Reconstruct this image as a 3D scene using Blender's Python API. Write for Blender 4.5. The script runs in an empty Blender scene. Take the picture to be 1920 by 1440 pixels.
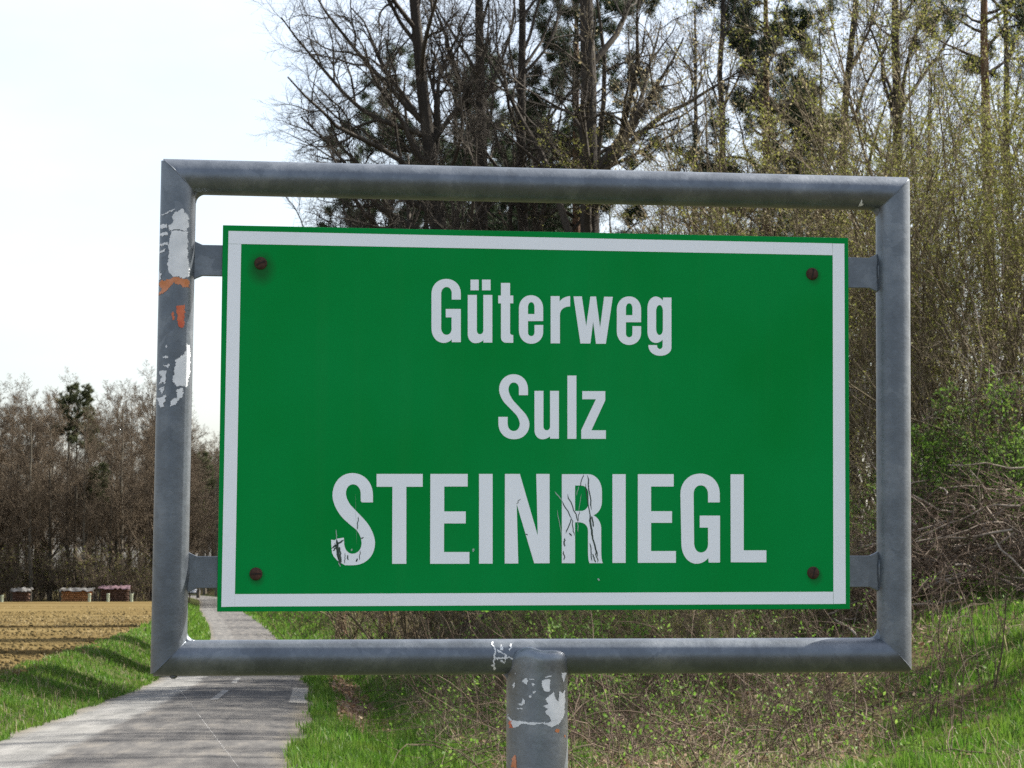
import bpy, math, random
import numpy as np
from mathutils import Vector

R = math.radians
# ------------------------------------------------------------------ camera, sky, sun, exposure
sc = bpy.context.scene
F = 4600.0                     # focal length in photo pixels (photo 1920 wide)
EYE = 1.6
PITCH = math.atan(372.0 / F)   # horizon at photo row 1092
cam_d = bpy.data.cameras.new('camera')
cam = bpy.data.objects.new('camera', cam_d)
sc.collection.objects.link(cam)
cam.location = (0, 0, EYE)
cam.rotation_euler = (math.pi / 2 + PITCH, 0, 0)
cam_d.sensor_width = 36.0
cam_d.lens = 36.0 * F / 1920.0
cam_d.clip_start = 0.05
cam_d.clip_end = 4000
cam_d.dof.use_dof = True
cam_d.dof.focus_distance = 2.86
cam_d.dof.aperture_fstop = 58.0
sc.camera = cam

SUN_EL, SUN_AZ = 43.0, 27.0    # azimuth measured from +X towards +Y
world = bpy.data.worlds.new('World')
sc.world = world
world.use_nodes = True
wn, wl = world.node_tree.nodes, world.node_tree.links
wn.clear()
w_out = wn.new('ShaderNodeOutputWorld')
w_bg = wn.new('ShaderNodeBackground')
w_sky = wn.new('ShaderNodeTexSky')
w_sky.sky_type = 'NISHITA'
w_sky.sun_disc = False
w_sky.sun_elevation = R(SUN_EL)
w_sky.sun_rotation = R(90 - SUN_AZ)
w_sky.air_density = 1.0
w_sky.dust_density = 3.0
w_tc = wn.new('ShaderNodeTexCoord')
w_map = wn.new('ShaderNodeMapping')
w_map.inputs['Scale'].default_value = (1.0, 1.0, 2.6)
w_no = wn.new('ShaderNodeTexNoise')
w_no.inputs['Scale'].default_value = 2.2
w_no.inputs['Detail'].default_value = 6
w_no.inputs['Roughness'].default_value = 0.55
w_ra = wn.new('ShaderNodeMapRange')
w_ra.inputs['From Min'].default_value = 0.30
w_ra.inputs['From Max'].default_value = 0.62
w_ra.inputs['To Min'].default_value = 0.10
w_ra.inputs['To Max'].default_value = 0.45
w_mix = wn.new('ShaderNodeMix')
w_mix.data_type = 'RGBA'
w_mix.inputs['B'].default_value = (5.4, 5.5, 5.6, 1)   # thin veil of white cloud
w_bg.inputs['Strength'].default_value = 0.082
wl.new(w_tc.outputs['Generated'], w_map.inputs['Vector'])
wl.new(w_map.outputs['Vector'], w_no.inputs['Vector'])
wl.new(w_no.outputs['Fac'], w_ra.inputs['Value'])
wl.new(w_ra.outputs['Result'], w_mix.inputs['Factor'])
wl.new(w_sky.outputs['Color'], w_mix.inputs['A'])
wl.new(w_mix.outputs['Result'], w_bg.inputs['Color'])
wl.new(w_bg.outputs['Background'], w_out.inputs['Surface'])

sun_d = bpy.data.lights.new('sun', 'SUN')
sun_d.energy = 5.0
sun_d.angle = R(0.6)
sun_d.color = (1.0, 0.95, 0.86)
sun = bpy.data.objects.new('sun', sun_d)
sc.collection.objects.link(sun)
_sv = Vector((math.cos(R(SUN_EL)) * math.cos(R(SUN_AZ)), math.cos(R(SUN_EL)) * math.sin(R(SUN_AZ)), math.sin(R(SUN_EL))))
sun.rotation_euler = _sv.to_track_quat('Z', 'Y').to_euler()
sun.location = (30, 20, 40)

vs = sc.view_settings
vs.view_transform = 'Standard'
vs.look = 'None'
vs.gamma = 1.0
vs.use_curve_mapping = False
vs.exposure = 1.65
sc.cycles.use_denoising = False
sc.cycles.sample_clamp_indirect = 4.0
sc.cycles.max_bounces = 5
sc.cycles.diffuse_bounces = 2
sc.cycles.glossy_bounces = 2
sc.cycles.transmission_bounces = 3
sc.cycles.transparent_max_bounces = 8
sc.cycles.caustics_reflective = False
sc.cycles.caustics_refractive = False

# ------------------------------------------------------------------ helpers
COL = sc.collection
CP, SP = math.cos(PITCH), math.sin(PITCH)

def tag(o, label=None, cat=None, group=None, kind=None):
    if label: o['label'] = label
    if cat: o['category'] = cat
    if group: o['group'] = group
    if kind: o['kind'] = kind
    return o

def empty(name, loc=(0, 0, 0), rz=0.0):
    o = bpy.data.objects.new(name, None)
    o.empty_display_size = 0.2
    COL.objects.link(o)
    o.location = loc
    o.rotation_euler = (0, 0, rz)
    return o

def mesh_np(name, V, Fs, smooth=False):
    """V (n,3); Fs a list of int arrays (m,3) or (m,4)."""
    me = bpy.data.meshes.new(name)
    V = np.ascontiguousarray(V, dtype=np.float32)
    Fs = [np.asarray(f, dtype=np.int32) for f in Fs if len(f)]
    me.vertices.add(len(V))
    me.vertices.foreach_set('co', V.ravel())
    loops = np.concatenate([f.ravel() for f in Fs])
    cnt = np.concatenate([np.full(len(f), f.shape[1], np.int32) for f in Fs])
    start = np.concatenate(([0], np.cumsum(cnt)[:-1])).astype(np.int32)
    me.loops.add(len(loops))
    me.loops.foreach_set('vertex_index', loops)
    me.polygons.add(len(cnt))
    me.polygons.foreach_set('loop_start', start)
    me.update(calc_edges=True)
    if smooth:
        me.polygons.foreach_set('use_smooth', np.ones(len(cnt), dtype=bool))
    return me

def obj(name, me, mat, parent=None):
    o = bpy.data.objects.new(name, me)
    COL.objects.link(o)
    if mat is not None and len(me.materials) == 0:
        me.materials.append(mat)
    if parent is not None:
        o.parent = parent
        if name in ('twigs', 'leaves', 'needles', 'stems'): o['kind'] = 'stuff'
    return o

def copy_tree(o, parent=None):
    c = o.copy()
    COL.objects.link(c)
    c.parent = parent
    for ch in o.children:
        copy_tree(ch, c)
    return c

class Geo:
    def __init__(s): s.V, s.F, s.n = [], [], 0
    def add(s, V, Fs):
        V = np.asarray(V, float).reshape(-1, 3)
        for f in Fs:
            if len(f): s.F.append(np.asarray(f) + s.n)
        s.V.append(V); s.n += len(V)
        return s
    def box(s, x0, x1, y0, y1, z0, z1):
        v = [(x, y, z) for x in (x0, x1) for y in (y0, y1) for z in (z0, z1)]
        f = [(0, 1, 3, 2), (4, 6, 7, 5), (0, 4, 5, 1), (2, 3, 7, 6), (0, 2, 6, 4), (1, 5, 7, 3)]
        return s.add(v, [f])
    def mesh(s, name, smooth=False):
        tri = [f for f in s.F if f.shape[1] == 3]; quad = [f for f in s.F if f.shape[1] == 4]
        Fs = ([np.concatenate(tri)] if tri else []) + ([np.concatenate(quad)] if quad else [])
        return mesh_np(name, np.concatenate(s.V), Fs, smooth)

def tubes(P, Rd, S, cap=False):
    """P (N,K,3) polylines, Rd (N,K) radii, S sides -> V, [F]."""
    N, K, _ = P.shape
    T = np.gradient(P, axis=1)
    T /= np.linalg.norm(T, axis=2, keepdims=True) + 1e-9
    ref = np.where(np.abs(T[:, :1, 2:3]) > 0.9, np.array([[[1., 0, 0]]]), np.array([[[0, 0, 1.]]]))
    A = np.cross(T, ref); A /= np.linalg.norm(A, axis=2, keepdims=True) + 1e-9
    B = np.cross(T, A)
    an = np.arange(S) * 2 * np.pi / S
    V = P[:, :, None, :] + Rd[:, :, None, None] * (np.cos(an)[None, None, :, None] * A[:, :, None, :] + np.sin(an)[None, None, :, None] * B[:, :, None, :])
    idx = np.arange(N * K * S).reshape(N, K, S)
    a = idx[:, :-1, :]; b = np.roll(idx, -1, axis=2)[:, :-1, :]
    c = np.roll(idx, -1, axis=2)[:, 1:, :]; d = idx[:, 1:, :]
    Fq = np.stack([a, d, c, b], -1).reshape(-1, 4)
    return V.reshape(-1, 3), [Fq]

def unit(v): return v / (np.linalg.norm(v, axis=-1, keepdims=True) + 1e-9)

_hr = np.random.RandomState(77).rand(256, 256)
def vnoise(x, y):
    x = np.asarray(x, float); y = np.asarray(y, float)
    xi = np.floor(x).astype(int); yi = np.floor(y).astype(int)
    fx = x - xi; fy = y - yi
    fx = fx * fx * (3 - 2 * fx); fy = fy * fy * (3 - 2 * fy)
    g = lambda i, j: _hr[i % 256, j % 256]
    return (g(xi, yi) * (1 - fx) + g(xi + 1, yi) * fx) * (1 - fy) + (g(xi, yi + 1) * (1 - fx) + g(xi + 1, yi + 1) * fx) * fy
def fnoise(x, y): return 0.55 * vnoise(x, y) + 0.28 * vnoise(2.1 * x + 9, 2.1 * y) + 0.17 * vnoise(4.3 * x, 4.3 * y + 5)

def sstep(x, a, b):
    t = np.clip((np.asarray(x, float) - a) / (b - a), 0, 1)
    return t * t * (3 - 2 * t)

# ------------------------------------------------------------------ materials
M = {}
def newmat(name):
    m = bpy.data.materials.new(name); m.use_nodes = True
    n = m.node_tree.nodes; l = m.node_tree.links
    n.clear()
    out = n.new('ShaderNodeOutputMaterial')
    return m, n, l, out

def ramp(n, stops):
    r = n.new('ShaderNodeValToRGB')
    e = r.color_ramp.elements
    while len(e) > len(stops): e.remove(e[-1])
    while len(e) < len(stops): e.new(0.5)
    for i, (p, c) in enumerate(stops):
        e[i].position = p; e[i].color = (*c, 1)
    return r

def noise_mat(name, stops, scale=3.0, detail=6, rough=0.9, bump=0.0, bscale=None, metallic=0.0, stretch=(1, 1, 1), spec=0.3, bdist=0.02):
    m, n, l, out = newmat(name)
    b = n.new('ShaderNodeBsdfPrincipled')
    tc = n.new('ShaderNodeTexCoord'); mp = n.new('ShaderNodeMapping')
    mp.inputs['Scale'].default_value = stretch
    no = n.new('ShaderNodeTexNoise')
    no.inputs['Scale'].default_value = scale; no.inputs['Detail'].default_value = detail; no.inputs['Roughness'].default_value = 0.62
    r = ramp(n, stops)
    l.new(tc.outputs['Object'], mp.inputs['Vector']); l.new(mp.outputs['Vector'], no.inputs['Vector'])
    l.new(no.outputs['Fac'], r.inputs['Fac']); l.new(r.outputs['Color'], b.inputs['Base Color'])
    b.inputs['Roughness'].default_value = rough; b.inputs['Metallic'].default_value = metallic
    b.inputs['Specular IOR Level'].default_value = spec
    if bump:
        bn = n.new('ShaderNodeTexNoise'); bn.inputs['Scale'].default_value = bscale or scale * 4; bn.inputs['Detail'].default_value = 6
        l.new(mp.outputs['Vector'], bn.inputs['Vector'])
        bp = n.new('ShaderNodeBump'); bp.inputs['Strength'].default_value = bump; bp.inputs['Distance'].default_value = bdist
        l.new(bn.outputs['Fac'], bp.inputs['Height']); l.new(bp.outputs['Normal'], b.inputs['Normal'])
    l.new(b.outputs['BSDF'], out.inputs['Surface'])
    M[name] = m
    return m

def leaf_mat(name, stops, trans=0.45, rough=0.6, patch=None, pscale=0.6):
    """foliage: colour varies from piece to piece; part of the light comes through."""
    m, n, l, out = newmat(name)
    g = n.new('ShaderNodeNewGeometry'); r = ramp(n, stops)
    l.new(g.outputs['Random Per Island'], r.inputs['Fac'])
    col = r.outputs['Color']
    if patch:
        tc = n.new('ShaderNodeTexCoord'); no = n.new('ShaderNodeTexNoise')
        no.inputs['Scale'].default_value = pscale; no.inputs['Detail'].default_value = 4
        l.new(tc.outputs['Object'], no.inputs['Vector'])
        mr = n.new('ShaderNodeMapRange'); mr.inputs['From Min'].default_value = 0.42; mr.inputs['From Max'].default_value = 0.66
        l.new(no.outputs['Fac'], mr.inputs['Value'])
        mx = n.new('ShaderNodeMix'); mx.data_type = 'RGBA'
        mx.inputs['B'].default_value = (*patch, 1)
        l.new(mr.outputs['Result'], mx.inputs['Factor']); l.new(col, mx.inputs['A'])
        col = mx.outputs['Result']
    b = n.new('ShaderNodeBsdfPrincipled'); b.inputs['Roughness'].default_value = rough
    b.inputs['Specular IOR Level'].default_value = 0.25
    t = n.new('ShaderNodeBsdfTranslucent'); mix = n.new('ShaderNodeMixShader')
    mix.inputs['Fac'].default_value = trans
    l.new(col, b.inputs['Base Color']); l.new(col, t.inputs['Color'])
    l.new(b.outputs['BSDF'], mix.inputs[1]); l.new(t.outputs['BSDF'], mix.inputs[2])
    l.new(mix.outputs['Shader'], out.inputs['Surface'])
    M[name] = m
    return m

def flat_mat(name, col, rough=0.5, metallic=0.0, spec=0.5):
    m, n, l, out = newmat(name)
    b = n.new('ShaderNodeBsdfPrincipled')
    b.inputs['Base Color'].default_value = (*col, 1); b.inputs['Roughness'].default_value = rough
    b.inputs['Metallic'].default_value = metallic; b.inputs['Specular IOR Level'].default_value = spec
    l.new(b.outputs['BSDF'], out.inputs['Surface'])
    M[name] = m
    return m

def galv_mat(key='galv', k=1.0):
    m, n, l, out = newmat('galvanised_steel')
    b = n.new('ShaderNodeBsdfPrincipled')
    tc = n.new('ShaderNodeTexCoord')
    no = n.new('ShaderNodeTexNoise'); no.inputs['Scale'].default_value = 42; no.inputs['Detail'].default_value = 3
    l.new(tc.outputs['Object'], no.inputs['Vector'])
    wp = n.new('ShaderNodeMix'); wp.data_type = 'VECTOR'; wp.inputs['Factor'].default_value = 0.035
    l.new(tc.outputs['Object'], wp.inputs['A']); l.new(no.outputs['Color'], wp.inputs['B'])
    vo = n.new('ShaderNodeTexVoronoi'); vo.inputs['Scale'].default_value = 62
    l.new(wp.outputs['Result'], vo.inputs['Vector'])
    bw = n.new('ShaderNodeSeparateColor'); l.new(vo.outputs['Color'], bw.inputs['Color'])
    n2 = n.new('ShaderNodeTexNoise'); n2.inputs['Scale'].default_value = 16; n2.inputs['Detail'].default_value = 8; n2.inputs['Roughness'].default_value = 0.7
    l.new(tc.outputs['Object'], n2.inputs['Vector'])
    mx = n.new('ShaderNodeMath'); mx.operation = 'MULTIPLY_ADD'; mx.inputs[1].default_value = 0.13
    l.new(bw.outputs[0], mx.inputs[0]); l.new(n2.outputs['Fac'], mx.inputs[2])
    r = ramp(n, [(0.30, (0.082 * k, 0.094 * k, 0.110 * k)), (0.58, (0.128 * k, 0.146 * k, 0.168 * k)), (0.85, (0.215 * k, 0.235 * k, 0.258 * k))])
    l.new(mx.outputs[0], r.inputs['Fac']); l.new(r.outputs['Color'], b.inputs['Base Color'])
    b.inputs['Metallic'].default_value = 0.72
    rr = n.new('ShaderNodeMapRange'); rr.inputs['To Min'].default_value = 0.30; rr.inputs['To Max'].default_value = 0.50
    l.new(n2.outputs['Fac'], rr.inputs['Value']); l.new(rr.outputs['Result'], b.inputs['Roughness'])
    # fine drawn lines and dents
    n3 = n.new('ShaderNodeTexNoise'); n3.inputs['Scale'].default_value = 220; n3.inputs['Detail'].default_value = 5
    l.new(tc.outputs['Object'], n3.inputs['Vector'])
    bp = n.new('ShaderNodeBump'); bp.inputs['Strength'].default_value = 0.25; bp.inputs['Distance'].default_value = 0.0006
    l.new(n3.outputs['Fac'], bp.inputs['Height'])
    bp2 = n.new('ShaderNodeBump'); bp2.inputs['Strength'].default_value = 0.3; bp2.inputs['Distance'].default_value = 0.002
    l.new(n2.outputs['Fac'], bp2.inputs['Height']); l.new(bp.outputs['Normal'], bp2.inputs['Normal'])
    l.new(bp2.outputs['Normal'], b.inputs['Normal'])
    l.new(b.outputs['BSDF'], out.inputs['Surface'])
    M[key] = m
galv_mat()
galv_mat('galv_post', 1.45)

flat_mat('weld', (0.13, 0.145, 0.17), 0.45, 0.6)
noise_mat('flake_white', [(0.35, (0.62, 0.64, 0.66)), (0.7, (0.80, 0.81, 0.82))], 60, 5, 0.55)
noise_mat('flake_red', [(0.35, (0.52, 0.10, 0.05)), (0.7, (0.62, 0.19, 0.09))], 80, 5, 0.6)
noise_mat('flake_orange', [(0.35, (0.50, 0.17, 0.05)), (0.7, (0.62, 0.27, 0.16))], 80, 5, 0.6)
noise_mat('film_white', [(0.3, (0.81, 0.845, 0.885)), (0.75, (0.87, 0.90, 0.935))], 9, 6, 0.42, spec=0.45)
noise_mat('rust', [(0.3, (0.030, 0.017, 0.012)), (0.7, (0.085, 0.040, 0.026))], 300, 4, 0.8, 0.4, 600, bdist=0.0008)
flat_mat('rust_dark', (0.012, 0.008, 0.006), 0.9)
flat_mat('scratch_dark', (0.035, 0.06, 0.045), 0.7)
flat_mat('scratch_pale', (0.30, 0.42, 0.36), 0.6)
flat_mat('silk', (0.85, 0.85, 0.86), 0.3)

noise_mat('bark_dark', [(0.3, (0.020, 0.016, 0.013)), (0.55, (0.042, 0.035, 0.028)), (0.8, (0.085, 0.076, 0.062))], 7, 7, 0.95, 0.8, 30, stretch=(1, 1, 0.25), bdist=0.03)
noise_mat('bark_twig', [(0.3, (0.028, 0.023, 0.018)), (0.7, (0.072, 0.060, 0.046))], 2.0, 4, 0.9)
noise_mat('bark_grey', [(0.32, (0.058, 0.044, 0.024)), (0.55, (0.130, 0.103, 0.060)), (0.75, (0.31, 0.26, 0.175))], 1.3, 6, 0.9)
noise_mat('bark_pine', [(0.3, (0.07, 0.042, 0.028)), (0.6, (0.17, 0.095, 0.055)), (0.8, (0.24, 0.15, 0.095))], 9, 7, 0.95, 0.8, 30, stretch=(1, 1, 0.4), bdist=0.03)
noise_mat('wood_dead', [(0.3, (0.13, 0.10, 0.075)), (0.55, (0.26, 0.215, 0.17)), (0.8, (0.42, 0.37, 0.31))], 1.6, 6, 0.85)
noise_mat('bramble', [(0.3, (0.055, 0.034, 0.022)), (0.55, (0.105, 0.072, 0.048)), (0.8, (0.25, 0.20, 0.145))], 1.8, 6, 0.85)
leaf_mat('needle_far', [(0.0, (0.045, 0.055, 0.024)), (0.6, (0.070, 0.082, 0.034)), (1.0, (0.10, 0.11, 0.048))], 0.25)
leaf_mat('needle', [(0.0, (0.022, 0.040, 0.020)), (0.6, (0.040, 0.068, 0.030)), (1.0, (0.075, 0.10, 0.042))], 0.25)
leaf_mat('leaf_olive', [(0.0, (0.11, 0.125, 0.026)), (0.5, (0.17, 0.185, 0.042)), (1.0, (0.25, 0.24, 0.07))], 0.5)
leaf_mat('leaf_fresh', [(0.0, (0.07, 0.14, 0.020)), (0.5, (0.11, 0.21, 0.030)), (1.0, (0.18, 0.27, 0.055))], 0.5)
leaf_mat('catkin', [(0.0, (0.17, 0.14, 0.085)), (0.6, (0.27, 0.23, 0.13)), (1.0, (0.38, 0.34, 0.22))], 0.4)
leaf_mat('grass', [(0.0, (0.040, 0.105, 0.010)), (0.5, (0.072, 0.170, 0.016)), (0.9, (0.11, 0.215, 0.028)), (0.97, (0.20, 0.22, 0.07)), (1.0, (0.34, 0.32, 0.18))], 0.45, 0.5, patch=(0.095, 0.155, 0.022), pscale=1.3)
leaf_mat('grass_dry', [(0.0, (0.10, 0.080, 0.042)), (0.6, (0.18, 0.150, 0.085)), (1.0, (0.34, 0.29, 0.19))], 0.4, 0.6)
leaf_mat('dead_leaf', [(0.0, (0.11, 0.060, 0.036)), (0.6, (0.20, 0.125, 0.075)), (1.0, (0.33, 0.24, 0.16))], 0.3, 0.7)
leaf_mat('straw', [(0.0, (0.10, 0.072, 0.030)), (1.0, (0.25, 0.195, 0.09))], 0.2, 0.7)

# ------------------------------------------------------------------ terrain
def pchip(xs, ys):
    xs = np.array(xs, float); ys = np.array(ys, float)
    h = np.diff(xs); d = np.diff(ys) / h
    m = np.zeros_like(xs)
    m[0], m[-1] = d[0], d[-1]
    m[1:-1] = (d[:-1] * h[1:] + d[1:] * h[:-1]) / (h[1:] + h[:-1])
    def f(x):
        x = np.asarray(x, float)
        i = np.clip(np.searchsorted(xs, x) - 1, 0, len(h) - 1)
        t = (x - xs[i]) / h[i]
        t = np.clip(t, -3, 4)
        lin_lo = x < xs[0]; lin_hi = x > xs[-1]
        t2, t3 = t * t, t * t * t
        v = (2 * t3 - 3 * t2 + 1) * ys[i] + (t3 - 2 * t2 + t) * h[i] * m[i] + (-2 * t3 + 3 * t2) * ys[i + 1] + (t3 - t2) * h[i] * m[i + 1]
        v = np.where(lin_lo, ys[0] + (x - xs[0]) * m[0], v)
        return np.where(lin_hi, ys[-1] + (x - xs[-1]) * m[-1], v)
    return f
xc = pchip([-30, 0, 10, 21, 26, 45, 75, 110, 172, 287, 420], [-0.2, -2.1, -2.75, -3.52, -3.92, -5.42, -8.2, -12.0, -20.3, -37.2, -78])
_zr = pchip([-30, 0, 10, 21, 26, 45, 75, 110, 172, 287, 420], [0.2, 0.17, 0.14, 0.06, -0.04, -0.36, -0.72, -0.88, -0.45, 0.02, 0.3])
def zroad(y): return _zr(np.clip(y, -60, 480))
HALF = 1.5
def hz(x, y):
    x = np.asarray(x, float); y = np.asarray(y, float)
    s = x - xc(y); zr = zroad(y)
    zf = 0.02 + 0.13 * sstep(y, 60, 190) + 0.10 * (fnoise(x * 0.05, y * 0.05) - 0.5) * sstep(-s, 4, 12)
    left = zr + (zf - zr) * sstep(-s, 1.5, 3.3)
    hb = 1.8 * sstep(y, 20, 42)
    ditch = -0.22 * np.exp(-((s - 2.75) / 0.42) ** 2) * sstep(y, 8, 20)
    right = zr + ditch + hb * sstep(s, 2.9, 5.9 + 2.6 * (1 - sstep(y, 26, 40))) + 0.9 * sstep(s, 9, 40) * sstep(y, 20, 60) + 0.70 * sstep(s, 6.3, 10.5) * sstep(y, 17, 26)
    right = right + 0.16 * (fnoise(x * 0.9, y * 0.9) - 0.5) * sstep(s, 2.6, 4.5)
    z = np.where(s < 0, left, right)
    return z - 0.05 * sstep(s, -1.62, -1.46) * (1 - sstep(s, 1.70, 1.86))
def hz1(x, y): return float(hz(np.array([x]), np.array([y]))[0])
def px2x(px, y): return (px - 960.0) / F * CP * y
def x2px(x, y): return 960.0 + x / (y * CP) * F
def zrow(py, y): return EYE + (1092.0 - py) / F * y      # height seen at photo row py at distance y

yv = np.concatenate([np.arange(-40, 14, 2.0), np.arange(14, 62, 0.3), np.arange(62, 130, 1.0), np.arange(130, 189, 2.0), np.array([189.0]), np.arange(192, 330, 4.0), np.arange(340, 700, 30.0), np.array([750., 900, 1200, 1600, 2200])])
sL = np.concatenate([-np.array([1500., 900, 500, 300, 200, 140, 100, 75, 60, 48, 40, 34]), np.arange(-29, -8, 1.0), np.arange(-8, -3.31, 0.33), np.array([-3.3])])
sV = np.arange(-3.3, -1.29, 0.201)
sW = np.arange(1.3, 3.31, 0.1)
sB = np.concatenate([np.arange(3.3, 13, 0.25), np.arange(13, 30, 1.0), np.array([34., 40, 48, 60, 75, 100, 140, 200, 300, 500, 900, 1500])])
def sheet(name, ss, ys, mat, parent=None, dz=0.0, f=hz, kind='structure'):
    sg, yg = np.meshgrid(ss, ys)
    cut = np.clip(yg, -40, 480)
    xg = xc(cut) + sg
    z = f(xg, cut) + dz
    n, k = sg.shape
    idx = np.arange(n * k).reshape(n, k)
    Fq = np.stack([idx[:-1, :-1], idx[:-1, 1:], idx[1:, 1:], idx[1:, :-1]], -1).reshape(-1, 4)
    me = mesh_np(name, np.stack([xg, yg, z], -1).reshape(-1, 3), [Fq], True)
    uv = me.uv_layers.new(name='lane')
    li = np.empty(len(me.loops), np.int32); me.loops.foreach_get('vertex_index', li)
    UV = np.stack([sg, yg], -1).reshape(-1, 2)[li]
    uv.data.foreach_set('uv', UV.astype(np.float32).ravel())
    o = obj(name, me, mat, parent)
    if parent is None: o['kind'] = kind
    return o

noise_mat('soil', [(0.32, (0.072, 0.050, 0.022)), (0.5, (0.104, 0.077, 0.034)), (0.70, (0.145, 0.112, 0.054))], 0.20, 12, 1.0, 0.55, 2.2, stretch=(0.22, 1.0, 1), bdist=0.10, spec=0.0)
noise_mat('turf', [(0.3, (0.036, 0.036, 0.020)), (0.55, (0.050, 0.060, 0.022)), (0.8, (0.085, 0.075, 0.045))], 2.2, 8, 1.0, 0.8, 14, bdist=0.05, spec=0.0)
noise_mat('litter', [(0.3, (0.040, 0.032, 0.018)), (0.5, (0.075, 0.058, 0.034)), (0.62, (0.055, 0.068, 0.022)), (0.8, (0.14, 0.110, 0.070))], 1.4, 9, 1.0, 1.0, 12, bdist=0.06, spec=0.0)

def road_mat():
    m, n, l, out = newmat('asphalt')
    b = n.new('ShaderNodeBsdfPrincipled')
    uv = n.new('ShaderNodeUVMap'); uv.uv_map = 'lane'
    sep = n.new('ShaderNodeSeparateXYZ'); l.new(uv.outputs['UV'], sep.inputs[0])
    tc = n.new('ShaderNodeTexCoord')
    n1 = n.new('ShaderNodeTexNoise'); n1.inputs['Scale'].default_value = 0.7; n1.inputs['Detail'].default_value = 5
    l.new(tc.outputs['Object'], n1.inputs['Vector'])
    # older darker repair on the right two thirds, with a wavering edge
    ad = n.new('ShaderNodeMath'); ad.operation = 'MULTIPLY_ADD'; ad.inputs[1].default_value = 0.30
    l.new(n1.outputs['Fac'], ad.inputs[0]); l.new(sep.outputs['X'], ad.inputs[2])
    mr0 = n.new('ShaderNodeMapRange'); mr0.inputs['From Min'].default_value = -0.40; mr0.inputs['From Max'].default_value = -0.28
    l.new(ad.outputs[0], mr0.inputs['Value'])
    my = n.new('ShaderNodeMapRange'); my.inputs['From Min'].default_value = 52; my.inputs['From Max'].default_value = 85; my.inputs['To Max'].default_value = 0.75  # shadows on the far lane put into the colour: dark tone spreads full width
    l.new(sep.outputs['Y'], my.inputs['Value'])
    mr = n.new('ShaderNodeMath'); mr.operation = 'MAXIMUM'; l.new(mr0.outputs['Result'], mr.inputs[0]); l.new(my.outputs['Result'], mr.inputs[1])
    mp = n.new('ShaderNodeMapping'); mp.inputs['Scale'].default_value = (2.2, 0.35, 1)
    l.new(uv.outputs['UV'], mp.inputs['Vector'])
    n2 = n.new('ShaderNodeTexNoise'); n2.inputs['Scale'].default_value = 1.6; n2.inputs['Detail'].default_value = 8; n2.inputs['Roughness'].default_value = 0.65
    l.new(mp.outputs['Vector'], n2.inputs['Vector'])
    ra = ramp(n, [(0.30, (0.11, 0.109, 0.105)), (0.5, (0.16, 0.158, 0.151)), (0.72, (0.22, 0.215, 0.205))])
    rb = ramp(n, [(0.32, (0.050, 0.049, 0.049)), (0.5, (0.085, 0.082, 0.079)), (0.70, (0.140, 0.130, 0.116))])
    l.new(n2.outputs['Fac'], ra.inputs['Fac']); l.new(n2.outputs['Fac'], rb.inputs['Fac'])
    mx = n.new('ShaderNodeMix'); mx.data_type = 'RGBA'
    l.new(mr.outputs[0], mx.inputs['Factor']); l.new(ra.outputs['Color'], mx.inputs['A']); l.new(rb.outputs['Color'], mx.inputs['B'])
    n3 = n.new('ShaderNodeTexNoise'); n3.inputs['Scale'].default_value = 45; n3.inputs['Detail'].default_value = 4
    l.new(tc.outputs['Object'], n3.inputs['Vector'])
    mg = n.new('ShaderNodeMapRange'); mg.inputs['To Min'].default_value = 0.72; mg.inputs['To Max'].default_value = 1.28
    l.new(n3.outputs['Fac'], mg.inputs['Value'])
    mul = n.new('ShaderNodeMix'); mul.data_type = 'RGBA'; mul.blend_type = 'MULTIPLY'; mul.inputs['Factor'].default_value = 1
    l.new(mx.outputs['Result'], mul.inputs['A']); l.new(mg.outputs['Result'], mul.inputs['B'])
    # crumbled dusty margin
    s0 = n.new('ShaderNodeMath'); s0.operation = 'SUBTRACT'; s0.inputs[1].default_value = 0.12; l.new(sep.outputs['X'], s0.inputs[0])
    ab = n.new('ShaderNodeMath'); ab.operation = 'ABSOLUTE'; l.new(s0.outputs[0], ab.inputs[0])
    a2 = n.new('ShaderNodeMath'); a2.operation = 'MULTIPLY_ADD'; a2.inputs[1].default_value = 0.6
    l.new(n2.outputs['Fac'], a2.inputs[0]); l.new(ab.outputs[0], a2.inputs[2])
    me_ = n.new('ShaderNodeMapRange'); me_.inputs['From Min'].default_value = 1.62; me_.inputs['From Max'].default_value = 1.95; me_.inputs['To Max'].default_value = 0.8
    l.new(a2.outputs[0], me_.inputs['Value'])
    mx3 = n.new('ShaderNodeMix'); mx3.data_type = 'RGBA'; mx3.inputs['B'].default_value = (0.11, 0.095, 0.068, 1)
    l.new(me_.outputs['Result'], mx3.inputs['Factor']); l.new(mul.outputs['Result'], mx3.inputs['A'])
    l.new(mx3.outputs['Result'], b.inputs['Base Color'])
    b.inputs['Roughness'].default_value = 0.92; b.inputs['Specular IOR Level'].default_value = 0.06
    bp = n.new('ShaderNodeBump'); bp.inputs['Strength'].default_value = 0.5; bp.inputs['Distance'].default_value = 0.01
    l.new(n3.outputs['Fac'], bp.inputs['Height']); l.new(bp.outputs['Normal'], b.inputs['Normal'])
    l.new(b.outputs['BSDF'], out.inputs['Surface'])
    M['asphalt'] = m
road_mat()

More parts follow.
